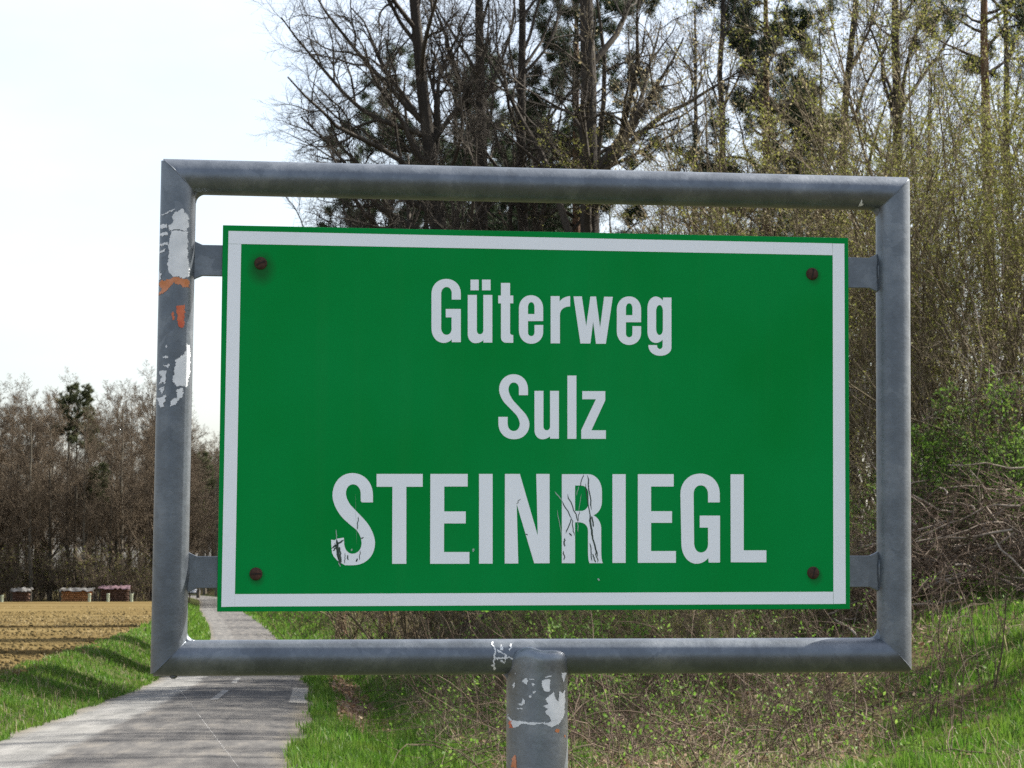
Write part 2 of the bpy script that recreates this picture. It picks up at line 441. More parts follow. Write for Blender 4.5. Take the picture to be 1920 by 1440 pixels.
tag(sheet('field', sL, yv[yv <= 189], M['soil']), 'ploughed brown field with straw left of the lane')
tag(sheet('forest_floor', sL, yv[yv >= 189], M['litter']), 'brown floor of the far wood beyond the field')
tag(sheet('grass_verge', sV, yv, M['turf']), 'green verge between the ploughed field and the lane')
tag(sheet('ditch_verge', sW, yv, M['turf']), 'green verge and shallow ditch under the wooded bank')
tag(sheet('embankment', sB, yv, M['litter']), 'rising wooded bank beside the lane')
def zlane(x, y): return zroad(y) + 0.03 * (1 - ((x - xc(y)) / HALF) ** 2) + 0.0
yr = yv[(yv <= 430)]
def zlane_edge(x, y): return zlane(x, y)
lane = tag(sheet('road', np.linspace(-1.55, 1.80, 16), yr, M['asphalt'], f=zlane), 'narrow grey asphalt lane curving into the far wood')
noise_mat('old_paint', [(0.42, (0.085, 0.082, 0.079)), (0.62, (0.24, 0.235, 0.22))], 4, 6, 0.8)
for s0, s1, y0, y1 in ((0.18, 0.30, 38.5, 44.5), (0.19, 0.30, 48.5, 53.5)):
    sheet('road_marking', np.linspace(s0, s1, 3), np.arange(y0, y1, 0.5), M['old_paint'], parent=lane, dz=0.006, f=zlane)
noise_mat('pale_patch', [(0.35, (0.10, 0.095, 0.085)), (0.6, (0.24, 0.225, 0.20))], 3, 6, 0.9)
sheet('edge_patch', np.linspace(1.42, 1.70, 4), np.arange(38, 47, 0.5), M['pale_patch'], parent=lane, dz=0.006, f=zlane)

# ------------------------------------------------------------------ the sign
D = 0.00062 * F
YAW = R(8.4)
SU = np.array([math.cos(YAW), math.sin(YAW), 0.0])
SN = np.array([math.sin(YAW), -math.cos(YAW), 0.0])
P0 = np.array([0.0, D, EYE])
CAMP = np.array([0.0, 0.0, EYE])
def S_(px, py, n=0.0):
    dx = (px - 960.0) / F; dz = -(py - 720.0) / F
    r = np.array([dx, CP - SP * dz, SP + CP * dz])
    q = P0 + SN * n
    p = CAMP + r * (((q - CAMP) @ SN) / (r @ SN))
    return float((p - P0) @ SU), float(p[2])
u_post = S_(1007, 1340)[0]
bx, by = (P0 + SU * u_post)[:2]
bz = hz1(bx, by)
sign = empty('road_sign', (float(bx), float(by), bz), YAW)
tag(sign, 'green street name board in a galvanised tube frame on a post', 'road sign')
def L(px, py, n=0.0):                    # photo pixel -> point in the sign's own axes (x right, y away, z up)
    u, w = S_(px, py, n)
    return np.array([u - u_post, -n, w - bz])

RT = 0.0203
oc = [L(302, 298), L(1704, 333), L(1708, 1260), L(282, 1268)]           # outer corners TL TR BR BL
ce = []
sgn = [(1, -1), (-1, -1), (-1, 1), (1, 1)]
for c, (a, b) in zip(oc, sgn): ce.append(c + np.array([a * RT, 0, b * RT]))
def frame_tube(A, B, inner, ka=60, sd=40):
    A, B = np.array(A), np.array(B)
    ax = (B - A) / np.linalg.norm(B - A); d = np.array(inner, float); d -= ax * (d @ ax); d /= np.linalg.norm(d)
    nn = np.array([0, -1.0, 0])
    an = np.arange(sd) * 2 * np.pi / sd
    off = RT * (np.cos(an)[:, None] * d + np.sin(an)[:, None] * nn)
    od = off @ d; sh = np.where(od < -0.8 * RT, -0.8 * RT + 0.35 * (od + 0.8 * RT), od)[:, None] * ax
    Pa, Pb = A + off + sh, B + off - sh
    t = np.linspace(0, 1, ka)[:, None, None]
    V = (Pa[None] * (1 - t) + Pb[None] * t)
    rs = np.random.RandomState(5)
    idx = np.arange(ka * sd).reshape(ka, sd)
    nx = np.roll(idx, -1, 1)
    Fq = np.stack([idx[:-1], idx[1:], nx[1:], nx[:-1]], -1).reshape(-1, 4)
    return mesh_np('frame_tube', V.reshape(-1, 3), [Fq], True)
for a, b, inner in ((0, 1, (0, 0, -1)), (1, 2, (-1, 0, 0)), (3, 2, (0, 0, 1)), (0, 3, (1, 0, 0))):
    obj('frame_tube', frame_tube(ce[a], ce[b], inner), M['galv'], sign)
# weld fillets on the inside of the four corners and the mitre seams
def lump(c, rx, ry, rz, seed=0, seg=14, ring=9, amp=0.12):
    rs = np.random.RandomState(seed)
    th = np.linspace(0, np.pi, ring)[:, None]; ph = np.arange(seg)[None] * 2 * np.pi / seg
    k = 1 + amp * (rs.rand(ring, seg) - 0.5) * 2
    k[0] = 1; k[-1] = 1
    V = np.stack([rx * np.sin(th) * np.cos(ph) * k, ry * np.sin(th) * np.sin(ph) * k, rz * np.cos(th) * np.ones_like(ph) * k], -1).reshape(-1, 3) + np.array(c)
    idx = np.arange(ring * seg).reshape(ring, seg); nx = np.roll(idx, -1, 1)
    return V, [np.stack([idx[:-1], idx[1:], nx[1:], nx[:-1]], -1).reshape(-1, 4)]
def fillet_plate(cx, cz, a, b, size, hy, name):
    """concave web of weld metal in an inside corner; a, b point into the opening."""
    arc = [(cx + a * size * (1 - math.sin(t)), cz + b * size * (1 - math.cos(t))) for t in np.linspace(0, math.pi / 2, 9)]
    pts = [(cx - a * .004, cz - b * .004)] + arc
    V = []
    for yy, k in ((-hy, .55), (-hy * .6, .88), (0, 1.0), (hy * .6, .88), (hy, .55)):
        V += [(cx - a * .004 + (x - cx + a * .004) * k, yy, cz - b * .004 + (z - cz + b * .004) * k) for x, z in pts]
    n = len(pts); idx = np.arange(5 * n).reshape(5, n); nx = np.roll(idx, -1, 1)
    me = bpy.data.meshes.new(name)
    me.from_pydata(V, [], [tuple(q) for q in np.stack([idx[:-1], nx[:-1], nx[1:], idx[1:]], -1).reshape(-1, 4)] + [tuple(idx[0]), tuple(idx[-1])])
    import bmesh
    bm = bmesh.new(); bm.from_mesh(me); bmesh.ops.recalc_face_normals(bm, faces=bm.faces)
    for f in bm.faces: f.smooth = True
    bm.to_mesh(me); bm.free()
    return me
for i, (a, b) in enumerate(sgn):
    c = ce[i] + np.array([a * RT, 0, b * RT])
    obj('weld', fillet_plate(c[0], c[2], a, b, 0.0105, 0.007, 'weld'), M['galv'], sign)
for i, (a, b) in enumerate(sgn):                                       # ground-down mitre seams
    t = np.linspace(-math.pi, math.pi, 40)
    q = RT * 0.985
    P = np.stack([ce[i][0] + a * q * np.cos(t), -q * np.sin(t), ce[i][2] + b * q * np.cos(t)], -1)
    P[:, 0] = np.where(np.cos(t) < -.8, ce[i][0] + a * q * (-.8 + .35 * (np.cos(t) + .8)), P[:, 0]); P[:, 2] = np.where(np.cos(t) < -.8, ce[i][2] + b * q * (-.8 + .35 * (np.cos(t) + .8)), P[:, 2])
    rs = np.random.RandomState(i)
    obj('weld_seam', mesh_np('weld_seam', *tubes(P[None], 0.0005 + 0.0005 * rs.rand(1, 40), 7), True), M['galv'], sign)
# drip of zinc hanging under the lower left corner
g = Geo(); g.add(*lump(L(325, 1268), 0.0045, 0.004, 0.003, 9)); obj('zinc_drip', g.mesh('zinc_drip', True), M['weld'], sign)

# brackets: flat lugs between tube and board
PT = 0.0030                                # board front face lies this far before the tube plane
def rounded_plate(pts, y0, y1, name, mat, parent, bevel=0.0):
    g = Geo(); k = len(pts)
    V = [(p[0], y0, p[1]) for p in pts] + [(p[0], y1, p[1]) for p in pts]
    me = bpy.data.meshes.new(name)
    fs = [tuple(range(k - 1, -1, -1)), tuple(range(k, 2 * k))] + [(i, (i + 1) % k, k + (i + 1) % k, k + i) for i in range(k)]
    me.from_pydata(V, [], fs); me.update()
    import bmesh
    bm = bmesh.new(); bm.from_mesh(me); bmesh.ops.recalc_face_normals(bm, faces=bm.faces)
    if bevel: bmesh.ops.bevel(bm, geom=[e for e in bm.edges], offset=bevel, segments=2, affect='EDGES', profile=0.5, clamp_overlap=True)
    bm.to_mesh(me); bm.free()
    return obj(name, me, mat, parent)
for (xa, xb, ya, yb, side) in ((362, 470, 459, 517, 1), (352, 460, 1043, 1103, 1), (1645, 1540, 484, 541, -1), (1646, 1540, 1042, 1101, -1)):
    t = L(xa, ya); bt = L(xa, yb); e = L(xb, ya)
    x0, x1, z1, z0 = t[0] - side * 0.006, e[0], t[2], bt[2]
    fl = 0.009
    pts = [(x0, z1 + fl), (x0 + side * 0.010, z1 + 0.003), (x0 + side * 0.017, z1), (x1, z1), (x1, z0), (x0 + side * 0.017, z0), (x0 + side * 0.010, z0 - 0.003), (x0, z0 - fl)]
    rounded_plate(pts, -0.0024, 0.0036, 'bracket', M['galv'], sign, 0.0007)
    g = Geo(); g.add(*lump((x0 + side * 0.0035, -0.0035, (z0 + z1) / 2), 0.0042, 0.0036, (z1 - z0) * .56, 4, 12, 22, 0.07))
    obj('weld', g.mesh('weld', True), M['galv'], sign)

# board
def panel_mat():
    m, n, l, out = newmat('green_film')
    b = n.new('ShaderNodeBsdfPrincipled'); tc = n.new('ShaderNodeTexCoord')
    no = n.new('ShaderNodeTexNoise'); no.inputs['Scale'].default_value = 5.5; no.inputs['Detail'].default_value = 7
    l.new(tc.outputs['Object'], no.inputs['Vector'])
    r = ramp(n, [(0.3, (0.000, 0.222, 0.036)), (0.75, (0.002, 0.262, 0.058))])
    l.new(no.outputs['Fac'], r.inputs['Fac'])
    col = r.outputs['Color']
    ms = n.new('ShaderNodeMapping'); ms.inputs['Scale'].default_value = (34, 1, 1.6)
    l.new(tc.outputs['Object'], ms.inputs['Vector'])
    ns = n.new('ShaderNodeTexNoise'); ns.inputs['Scale'].default_value = 1.0; ns.inputs['Detail'].default_value = 5
    l.new(ms.outputs['Vector'], ns.inputs['Vector'])
    rs_ = n.new('ShaderNodeMapRange'); rs_.inputs['From Min'].default_value = 0.52; rs_.inputs['From Max'].default_value = 0.80; rs_.inputs['To Max'].default_value = 0.035
    l.new(ns.outputs['Fac'], rs_.inputs['Value'])
    md = n.new('ShaderNodeMix'); md.data_type = 'RGBA'; md.inputs['B'].default_value = (0.10, 0.24, 0.13, 1)
    l.new(rs_.outputs['Result'], md.inputs['Factor']); l.new(col, md.inputs['A']); col = md.outputs['Result']
    n2 = n.new('ShaderNodeTexNoise'); n2.inputs['Scale'].default_value = 90; n2.inputs['Detail'].default_value = 4
    l.new(tc.outputs['Object'], n2.inputs['Vector'])
    for (px, py, rad, st) in ((490, 505, 0.0185, 0.62), (1524, 519, 0.011, 0.55), (1526, 1081, 0.011, 0.55), (481, 1082, 0.011, 0.55)):
        c = L(px, py)
        mp = n.new('ShaderNodeMapping'); mp.inputs['Location'].default_value = (-c[0], 0, -c[2] * 0.85); mp.inputs['Scale'].default_value = (1, 0.0, 0.85)
        l.new(tc.outputs['Object'], mp.inputs['Vector'])
        ln = n.new('ShaderNodeVectorMath'); ln.operation = 'LENGTH'; l.new(mp.outputs['Vector'], ln.inputs[0])
        ad = n.new('ShaderNodeMath'); ad.operation = 'MULTIPLY_ADD'; ad.inputs[1].default_value = 0.005
        l.new(n2.outputs['Fac'], ad.inputs[0]); l.new(ln.outputs['Value'], ad.inputs[2])
        mr = n.new('ShaderNodeMapRange'); mr.inputs['From Min'].default_value = rad * 0.5; mr.inputs['From Max'].default_value = rad * 1.15
        mr.inputs['To Min'].default_value = st; mr.inputs['To Max'].default_value = 0.0
        l.new(ad.outputs[0], mr.inputs['Value'])
        mx = n.new('ShaderNodeMix'); mx.data_type = 'RGBA'; mx.inputs['B'].default_value = (0.016, 0.045, 0.018, 1)
        l.new(mr.outputs['Result'], mx.inputs['Factor']); l.new(col, mx.inputs['A']); col = mx.outputs['Result']
    l.new(col, b.inputs['Base Color'])
    b.inputs['Roughness'].default_value = 0.42; b.inputs['Specular IOR Level'].default_value = 0.05
    l.new(b.outputs['BSDF'], out.inputs['Surface'])
    M['green'] = m
panel_mat()
pc = [L(418, 422, 0.006), L(1590.5, 446, 0.006), L(1594, 1142, 0.006), L(407, 1147, 0.006)]
panel = rounded_plate([(p[0], p[2]) for p in pc], -0.0060, -0.00245, 'panel', M['green'], sign, 0.0005)
YF = -0.0060
def film(name, pix, mat, parent, th=0.00035, base=YF):
    pts = [L(x, y, 0.006) for x, y in pix]
    return rounded_plate([(p[0], p[2]) for p in pts], base - th, base + 0.0001, name, mat, parent)
film('border_strip', [(428.5, 433), (1560.6, 456.4), (1561, 478.5), (428, 457)], M['film_white'], panel)
film('border_strip', [(428, 457.5), (452.3, 457.8), (440, 1137.4), (415, 1138)], M['film_white'], panel)
film('border_strip', [(440.5, 1114), (1562, 1109.5), (1562, 1132.4), (440.2, 1137.4)], M['film_white'], panel)
film('border_strip', [(1561.2, 456.6), (1583, 457), (1585.6, 1132), (1562.6, 1132.3)], M['film_white'], panel)

# letters: outlines as corner points; a point with a third entry is the control corner of a curve
G6 = (780, 500, 1920 / 520.0); G7 = (600, 860, 1920 / 440.0); G8 = (1030, 860, 1920 / 440.0)
c = 1
_u = lambda x0, x1, x2, x3, yt, yb, yi: [(x0, yt), (x1, yt), (x1, yi - 26), (x1, yi, c), ((x1 + x2) / 2, yi), (x2, yi, c), (x2, yi - 28), (x2, yt), (x3, yt), (x3, yb - 4), (x2, yb - 4), (x2, yb - 22), (x2 - 17, yb, c), ((x0 + x2) / 2, yb), (x0, yb, c), (x0, yb - 65)]
def _e(dx, dy): return [[(x + dx, y + dy, *k) for (x, y, *k) in q] for q in (
    [(880, 377), (880, 290), (880, 198, c), (797, 198), (712, 198, c), (712, 290), (712, 440), (712, 534, c), (797, 534), (880, 534, c), (880, 450), (880, 404), (820, 404), (820, 455), (820, 481, c), (798, 481), (775, 481, c), (775, 455), (775, 377)],
    [(775, 328), (820, 328), (820, 280), (820, 246, c), (798, 246), (775, 246, c), (775, 280)])]
_rect = lambda a, b, x, y: [(a, b), (x, b), (x, y), (a, y)]
glyphs = [
 ('g_capital', G6, [[(310, 228), (310, 185), (310, 85, c), (208, 85), (107, 85, c), (107, 190), (107, 425), (107, 528, c), (192, 528), (230, 528, c), (247, 503), (247, 523), (310, 523), (310, 293), (206, 293), (206, 351), (246, 351), (246, 430), (246, 472, c), (212, 472), (174, 472, c), (174, 425), (174, 190), (174, 141, c), (212, 141), (247, 141, c), (247, 185), (247, 228)]]),
 ('u_umlaut', G6, [_rect(377, 90, 434, 164), _rect(457, 90, 516, 164), _u(358, 421, 466, 528, 196, 530, 468)]),
 ('t', G6, [[(588, 113), (651, 113), (651, 200), (673, 200), (673, 254), (651, 254), (651, 458), (651, 474, c), (673, 474), (673, 527), (625, 527), (588, 527, c), (588, 490), (588, 254), (569, 254), (569, 200), (588, 200)]]),
 ('e', G6, _e(0, 0)),
 ('r', G6, [[(932, 204), (994, 204), (994, 243), (1012, 206, c), (1067, 204), (1067, 276), (996, 272, c), (996, 335), (996, 531), (932, 531)]]),
 ('w', G6, [[(1090, 206), (1148, 206), (1178, 412), (1207, 207), (1246, 207), (1274, 422), (1302, 208), (1362, 209), (1314, 534), (1246, 534), (1226, 382), (1207, 532), (1138, 532)]]),
 ('e', G6, _e(678, 8)),
 ('g', G6, [[(1768, 214), (1768, 560), (1768, 617, c), (1690, 617), (1608, 617, c), (1608, 543), (1668, 543), (1668, 570, c), (1688, 570), (1707, 570, c), (1707, 545), (1707, 505), (1690, 528, c), (1660, 528), (1602, 528, c), (1602, 450), (1602, 290), (1602, 207, c), (1660, 207), (1692, 207, c), (1709, 237), (1709, 214)],
            [(1662, 310), (1662, 266, c), (1686, 266), (1709, 266, c), (1709, 310), (1709, 430), (1709, 473, c), (1686, 473), (1662, 473, c), (1662, 430)]]),
 ('s_capital', G6, [[(775, 890), (712, 890), (712, 845), (712, 802, c), (676, 802), (640, 802, c), (640, 852), (640, 888, c), (680, 935), (742, 1002), (785, 1045, c), (785, 1092), (785, 1195, c), (678, 1195), (570, 1195, c), (570, 1085), (570, 1040), (634, 1040), (634, 1085), (634, 1138, c), (676, 1138), (718, 1138, c), (718, 1088), (718, 1055, c), (690, 1022), (615, 945), (575, 900, c), (575, 850), (575, 745, c), (676, 745), (775, 745, c), (775, 850)]]),
 ('u', G6, [_u(820, 882, 928, 989, 860, 1195, 1133)]),
 ('l', G6, [_rect(1048, 754, 1110, 1192)]),
 ('z', G6, [[(1151, 862), (1310, 862), (1310, 925), (1214, 1133), (1314, 1133), (1314, 1192), (1144, 1192), (1144, 1130), (1245, 918), (1151, 918)]]),
 ('s_capital', G7, [[(433, 358), (350, 358), (333, 358, c), (333, 340), (333, 290), (333, 210, c), (270, 210), (212, 210, c), (212, 285), (212, 335, c), (255, 385), (360, 495), (450, 590, c), (450, 690), (450, 872, c), (270, 872), (205, 872), (165, 850), (140, 832), (112, 800), (98, 770), (92, 700), (92, 662), (120, 668), (135, 655), (160, 652), (195, 646), (198, 700), (205, 778, c), (265, 778), (340, 778, c), (340, 690), (340, 625, c), (295, 580), (245, 540), (190, 490), (102, 400, c), (102, 300), (102, 118, c), (265, 118), (433, 118, c), (433, 300)]]),
 ('t_capital', G7, [[(463, 125), (840, 125), (840, 230), (706, 230), (706, 860), (590, 860), (592, 230), (463, 230)]]),
 ('e_capital', G7, [[(903, 125), (1208, 125), (1208, 228), (1016, 228), (1016, 432), (1192, 432), (1192, 530), (1015, 530), (1014, 764), (1222, 764), (1222, 860), (901, 860)]]),
 ('i_capital', G7, [_rect(1301, 125, 1412, 859)]),
 ('n_capital', G7, [[(1513, 125), (1635, 125), (1781, 628), (1769, 125), (1878, 125), (1878, 856), (1752, 856), (1609, 372), (1622, 858), (1511, 858)]]),
 ('r_capital', G8, [[(102, 127), (315, 127), (430, 127, c), (430, 270), (430, 350), (430, 440, c), (360, 463), (424, 490, c), (424, 575), (424, 760), (424, 835, c), (438, 855), (328, 855), (316, 835, c), (316, 760), (316, 590), (316, 521, c), (245, 521), (210, 521), (210, 855), (102, 855)],
                    [(210, 220), (260, 220), (320, 220, c), (320, 290), (320, 360), (320, 428, c), (260, 428), (210, 428)]]),
 ('i_capital', G8, [_rect(516, 127, 624, 853)]),
 ('e_capital', G8, [[(724, 127), (1017, 127), (1017, 228), (832, 228), (832, 430), (1003, 430), (1003, 525), (832, 525), (832, 756), (1035, 756), (1035, 852), (724, 852)]]),
 ('g_capital', G8, [[(1394, 358), (1298, 358), (1298, 290), (1298, 218, c), (1238, 218), (1180, 218, c), (1180, 290), (1184, 690), (1184, 768, c), (1240, 768), (1298, 768, c), (1298, 700), (1298, 564), (1230, 564), (1230, 466), (1396, 466), (1396, 850), (1303, 850), (1300, 812), (1265, 860, c), (1205, 860), (1085, 860, c), (1080, 700), (1072, 290), (1072, 122, c), (1235, 122), (1394, 122, c), (1394, 290)]]),
 ('l_capital', G8, [[(1482, 128), (1590, 128), (1590, 750), (1775, 750), (1775, 848), (1484, 848)]]),
]
def outline(path):
    pts = []; n = len(path)
    for i, p in enumerate(path):
        if len(p) == 2: pts.append((p[0], p[1]))
        else:
            a, b = path[i - 1], path[(i + 1) % n]
            k = 0.58
            h1 = (a[0] + (p[0] - a[0]) * k, a[1] + (p[1] - a[1]) * k); h2 = (b[0] + (p[0] - b[0]) * k, b[1] + (p[1] - b[1]) * k)
            for j in range(1, 10):
                t = j / 10.0; m = 1 - t
                pts.append(tuple(m ** 3 * a[q] + 3 * m * m * t * h1[q] + 3 * m * t * t * h2[q] + t ** 3 * b[q] for q in (0, 1)))
    return pts
def extruded(name, loops, y0, y1, mat, parent):
    cu = bpy.data.curves.new(name, 'CURVE'); cu.dimensions = '2D'; cu.fill_mode = 'BOTH'
    cu.extrude = (y1 - y0) / 2
    for lp in loops:
        sp = cu.splines.new('POLY'); sp.points.add(len(lp) - 1); sp.use_cyclic_u = True
        for q, (x, z) in zip(sp.points, lp): q.co = (x, z, 0, 1)
    tmp = bpy.data.objects.new(name, cu)
    me = bpy.data.meshes.new_from_object(tmp)
    bpy.data.objects.remove(tmp); bpy.data.curves.remove(cu)
    co = np.empty(len(me.vertices) * 3, np.float32); me.vertices.foreach_get('co', co); co = co.reshape(-1, 3)
    # curve plane (x,y) -> (x, -, z); its +z faces the viewer
    me.vertices.foreach_set('co', np.stack([co[:, 0], (y0 + y1) / 2 - co[:, 2], co[:, 1]], -1).astype(np.float32).ravel())
    me.materials.clear()
    me.update()
    me.name = name
    return obj(name, me, mat, parent)
for nm, (ox, oy, k), paths in glyphs:
    lps = []
    for p in paths:
        q = [L(ox + x / k, oy + y / k, 0.006) for x, y in outline(p)]
        lps.append([(float(a[0]), float(a[2])) for a in q])
    extruded('letter_' + nm, lps, YF - 0.0004, YF + 0.0001, M['film_white'], panel)

# scratches across the letters: narrow strips of bared film
def stroke(pts, w0, name, mat, base=YF - 0.0004):
    q = [L(x, y, 0.006) for x, y in pts]
    g = Geo(); n = len(q); V = []
    for i, p in enumerate(q):
        a = q[max(i - 1, 0)]; b = q[min(i + 1, n - 1)]
        d = np.array([b[0] - a[0], b[2] - a[2]]); d /= np.linalg.norm(d) + 1e-9
        w = w0 * (0.25 if i in (0, n - 1) else 1.0)
        for s in (1, -1): V.append((p[0] - d[1] * w * s, base - 0.00012, p[2] + d[0] * w * s))
    Fq = [(2 * i, 2 * i + 1, 2 * i + 3, 2 * i + 2) for i in range(n - 1)]
    g.add(V, [Fq])
    return g
def crop(pts, G): return [(G[0] + x / G[2], G[1] + y / G[2]) for x, y in pts]
rsx = np.random.RandomState(3)
def jag(a, b, k=7, amp=3):
    return [(a[0] + (b[0] - a[0]) * i / k + rsx.randn() * amp * (0 < i < k), a[1] + (b[1] - a[1]) * i / k + rsx.randn() * amp * (0 < i < k)) for i in range(k + 1)]
scr = [((135, 660), (165, 870), G7, .0013), ((95, 735), (195, 665), G7, .0010), ((160, 720), (175, 850), G7, .0008), ((120, 690), (150, 830), G7, .0007), ((225, 790), (228, 830), G7, .0007),
       ((105, 755), (140, 725), G7, .0007), ((205, 770), (200, 860), G7, .0004), ((330, 750), (322, 830), G7, .0004), ((303, 815), (300, 845), G7, .0008), ((312, 475), (308, 580), G7, .0005), ((335, 655), (358, 645), G7, .0006), ((1607, 368), (1640, 330), G7, .0004), ((1680, 618), (1700, 620), G7, .0005),
       ((105, 345), (180, 490), G8, .0006), ((150, 290), (235, 520), G8, .0006), ((180, 480), (135, 610), G8, .0006), ((180, 490), (205, 630), G8, .0005), ((280, 130), (245, 225), G8, .0005), ((310, 135), (345, 420), G8, .0007), ((295, 205), (340, 520), G8, .0006), ((330, 460), (350, 640), G8, .0011), ((345, 470), (360, 560), G8, .0008),
       ((345, 600), (395, 800), G8, .0009), ((330, 690), (350, 840), G8, .0006), ((375, 700), (395, 850), G8, .0006), ((350, 780), (378, 850), G8, .0007), ((125, 650), (122, 720), G8, .0008), ((115, 755), (122, 830), G8, .0006), ((160, 610), (185, 630), G8, .0007), ((245, 430), (232, 520), G8, .0004)]
for a, b, G, w in scr:
    obj('scratch', stroke(crop(jag(a, b), G), w, 'scratch', None).mesh('scratch'), M['scratch_dark'], panel)
for a, b, G, w in (((130, 580), (138, 660), G7, .0005), ((65, 420), (98, 640), G8, .0004), ((262, 290), (240, 430), G8, .0003), ((235, 520), (235, 600), G8, .0005), ((240, 225), (220, 300), G8, .0004), ((45, 270), (100, 340), G8, .0006), ((1255, 735), (1258, 760), G7, .0012), ((255, 740), (262, 752), G7, .0010), ((150, 850), (166, 885), G7, .0006), ((395, 980), (405, 998), G8, .0010), ((290, 290), (300, 700), G7, .0001)):
    obj('scratch', stroke(crop(jag(a, b, 5, 2), G), w, 'scratch', None, YF - 0.0003).mesh('scratch'), M['scratch_pale'], panel)

# screws
for i, (px, py, ang) in enumerate(((489, 493, 25), (1524, 513, 80), (1526, 1074, 75), (480, 1076, 2))):
    cc = L(px, py, 0.009)
    prof = [(0.0, -0.0034), (0.003, -0.0033), (0.0055, -0.0027), (0.0070, -0.0014), (0.0074, 0.0)]
    sd = 24; an = np.arange(sd) * 2 * np.pi / sd
    V = np.array([[(r * math.cos(a), y, r * math.sin(a)) for a in an] for r, y in prof]).reshape(-1, 3) + np.array([cc[0], YF, cc[2]])
    idx = np.arange(len(prof) * sd).reshape(len(prof), sd); nx = np.roll(idx, -1, 1)
    s_ = obj('screw', mesh_np('screw', V, [np.stack([idx[:-1], nx[:-1], nx[1:], idx[1:]], -1).reshape(-1, 4)], True), M['rust'], sign)
    a = R(ang); dx, dz = math.cos(a), math.sin(a)
    hl, hw = 0.0058, 0.0007
    pts = [(cc[0] + dx * p * hl - dz * q * hw, cc[2] + dz * p * hl + dx * q * hw) for p, q in ((-1, -1), (1, -1), (1, 1), (-1, 1))]
    rounded_plate(pts, YF - 0.0036, YF - 0.0015, 'slot', M['rust_dark'], s_)

# post with a domed top notched over the lower tube
RP = 0.0355
ztop = L(1007, 1219, RP)[2]
prof = [(RP, -0.25), (RP, 0.6), (RP, ztop - 0.10), (RP, ztop - 0.03), (RP * 1.03, ztop - 0.020), (RP * 1.06, ztop - 0.012), (RP * 1.05, ztop - 0.006), (RP * 0.99, ztop - 0.002), (RP * 0.90, ztop), (RP * 0.5, ztop + 0.0005), (0.0, ztop + 0.0005)]
sd = 56; an = np.arange(sd) * 2 * np.pi / sd
V = []
for r, z in prof:
    for a in an:
        wob = 0.0022 * math.sin(3 * a + 1) + 0.0016 * math.sin(5 * a) if z > ztop - 0.015 else 0.0
        V.append((r * math.cos(a), r * math.sin(a), z + wob))
idx = np.arange(len(prof) * sd).reshape(len(prof), sd); nx = np.roll(idx, -1, 1)
obj('post', mesh_np('post', np.array(V), [np.stack([idx[:-1], nx[:-1], nx[1:], idx[1:]], -1).reshape(-1, 4)], True), M['galv_post'], sign)
# fillet weld where the post meets the lower tube
for s in (-1, 1):
    obj('weld', fillet_plate(s * RP, float(L(1007, 1261)[2]), s, -1, 0.010, 0.008, 'weld'), M['galv'], sign)

# flaking paint left on the tubes
def inpoly(x, y, poly):
    r = np.zeros(x.shape, bool); n = len(poly)
    for i in range(n):
        x1, y1 = poly[i]; x2, y2 = poly[(i + 1) % n]
        if y1 == y2: continue
        cnd = ((y1 > y) != (y2 > y)) & (x < (x2 - x1) * (y - y1) / (y2 - y1) + x1)
        r ^= cnd
    return r
def flake(poly, mat, axis, rad, cell=0.9, rag=2.2, hole=0.86, lift=0.00035):
    """poly in photo pixels; axis(px,py)->centre line of the tube in sign axes (vertical tube)."""
    P = np.array(poly); lo, hi = P.min(0) - 4, P.max(0) + 4
    nx_, ny_ = int((hi[0] - lo[0]) / cell) + 2, int((hi[1] - lo[1]) / cell) + 2
    gx, gy = np.meshgrid(lo[0] + np.arange(nx_) * cell, lo[1] + np.arange(ny_) * cell)
    cx, cy = gx + cell / 2, gy + cell / 2
    wx = cx + rag * 2.4 * (fnoise(cx * .21, cy * .21) - .5) + rag * 1.6 * (fnoise(cx * .7 + 9, cy * .7) - .5)
    wy = cy + rag * 2.4 * (fnoise(cx * .21 + 40, cy * .21 + 7) - .5) + rag * 1.2 * (fnoise(cx * .8, cy * .8 + 30) - .5)
    ok = inpoly(wx, wy, [tuple(p) for p in P]) & (fnoise(cx * .16 + 70, cy * .30 + 3) * .6 + fnoise(cx * .5, cy * .9) * .4 < hole)
    ok = ok[:-1, :-1]
    iy, ix = np.nonzero(ok)
    if len(iy) == 0: return
    c0 = L(0, 0, rad * .8); ex = (L(1000, 700, rad * .8) - L(0, 700, rad * .8)) / 1000.0
    V = []
    for a, b in zip(gx.ravel(), gy.ravel()):
        V.append(axis(a, b))
    V = np.array(V)
    idx = np.arange(gx.size).reshape(gx.shape)
    Fq = np.stack([idx[iy, ix], idx[iy + 1, ix], idx[iy + 1, ix + 1], idx[iy, ix + 1]], -1)
    used, inv = np.unique(Fq, return_inverse=True)
    obj('paint_flake', mesh_np('paint_flake', V[used], [inv.reshape(-1, 4)]), mat, sign)
def on_vertical(xz_axis, rad):
    def f(px, py):
        p = L(px, py, rad * .75); d = p[0] - xz_axis(p[2])
        q = max(-0.985, min(0.985, d / rad)); th = math.asin(q); r2 = rad + 0.00035
        return (xz_axis(p[2]) + r2 * math.sin(th), -r2 * math.cos(th), p[2])
    return f
def on_horizontal(z_axis, rad):
    def f(px, py):
        p = L(px, py, rad * .75); d = p[2] - z_axis(p[0])
        q = max(-0.985, min(0.985, d / rad)); th = math.asin(q); r2 = rad + 0.00035
        return (p[0], -r2 * math.cos(th), z_axis(p[0]) + r2 * math.sin(th))
    return f
ax_left = lambda z: ce[3][0] + (ce[0][0] - ce[3][0]) * (z - ce[3][2]) / (ce[0][2] - ce[3][2])
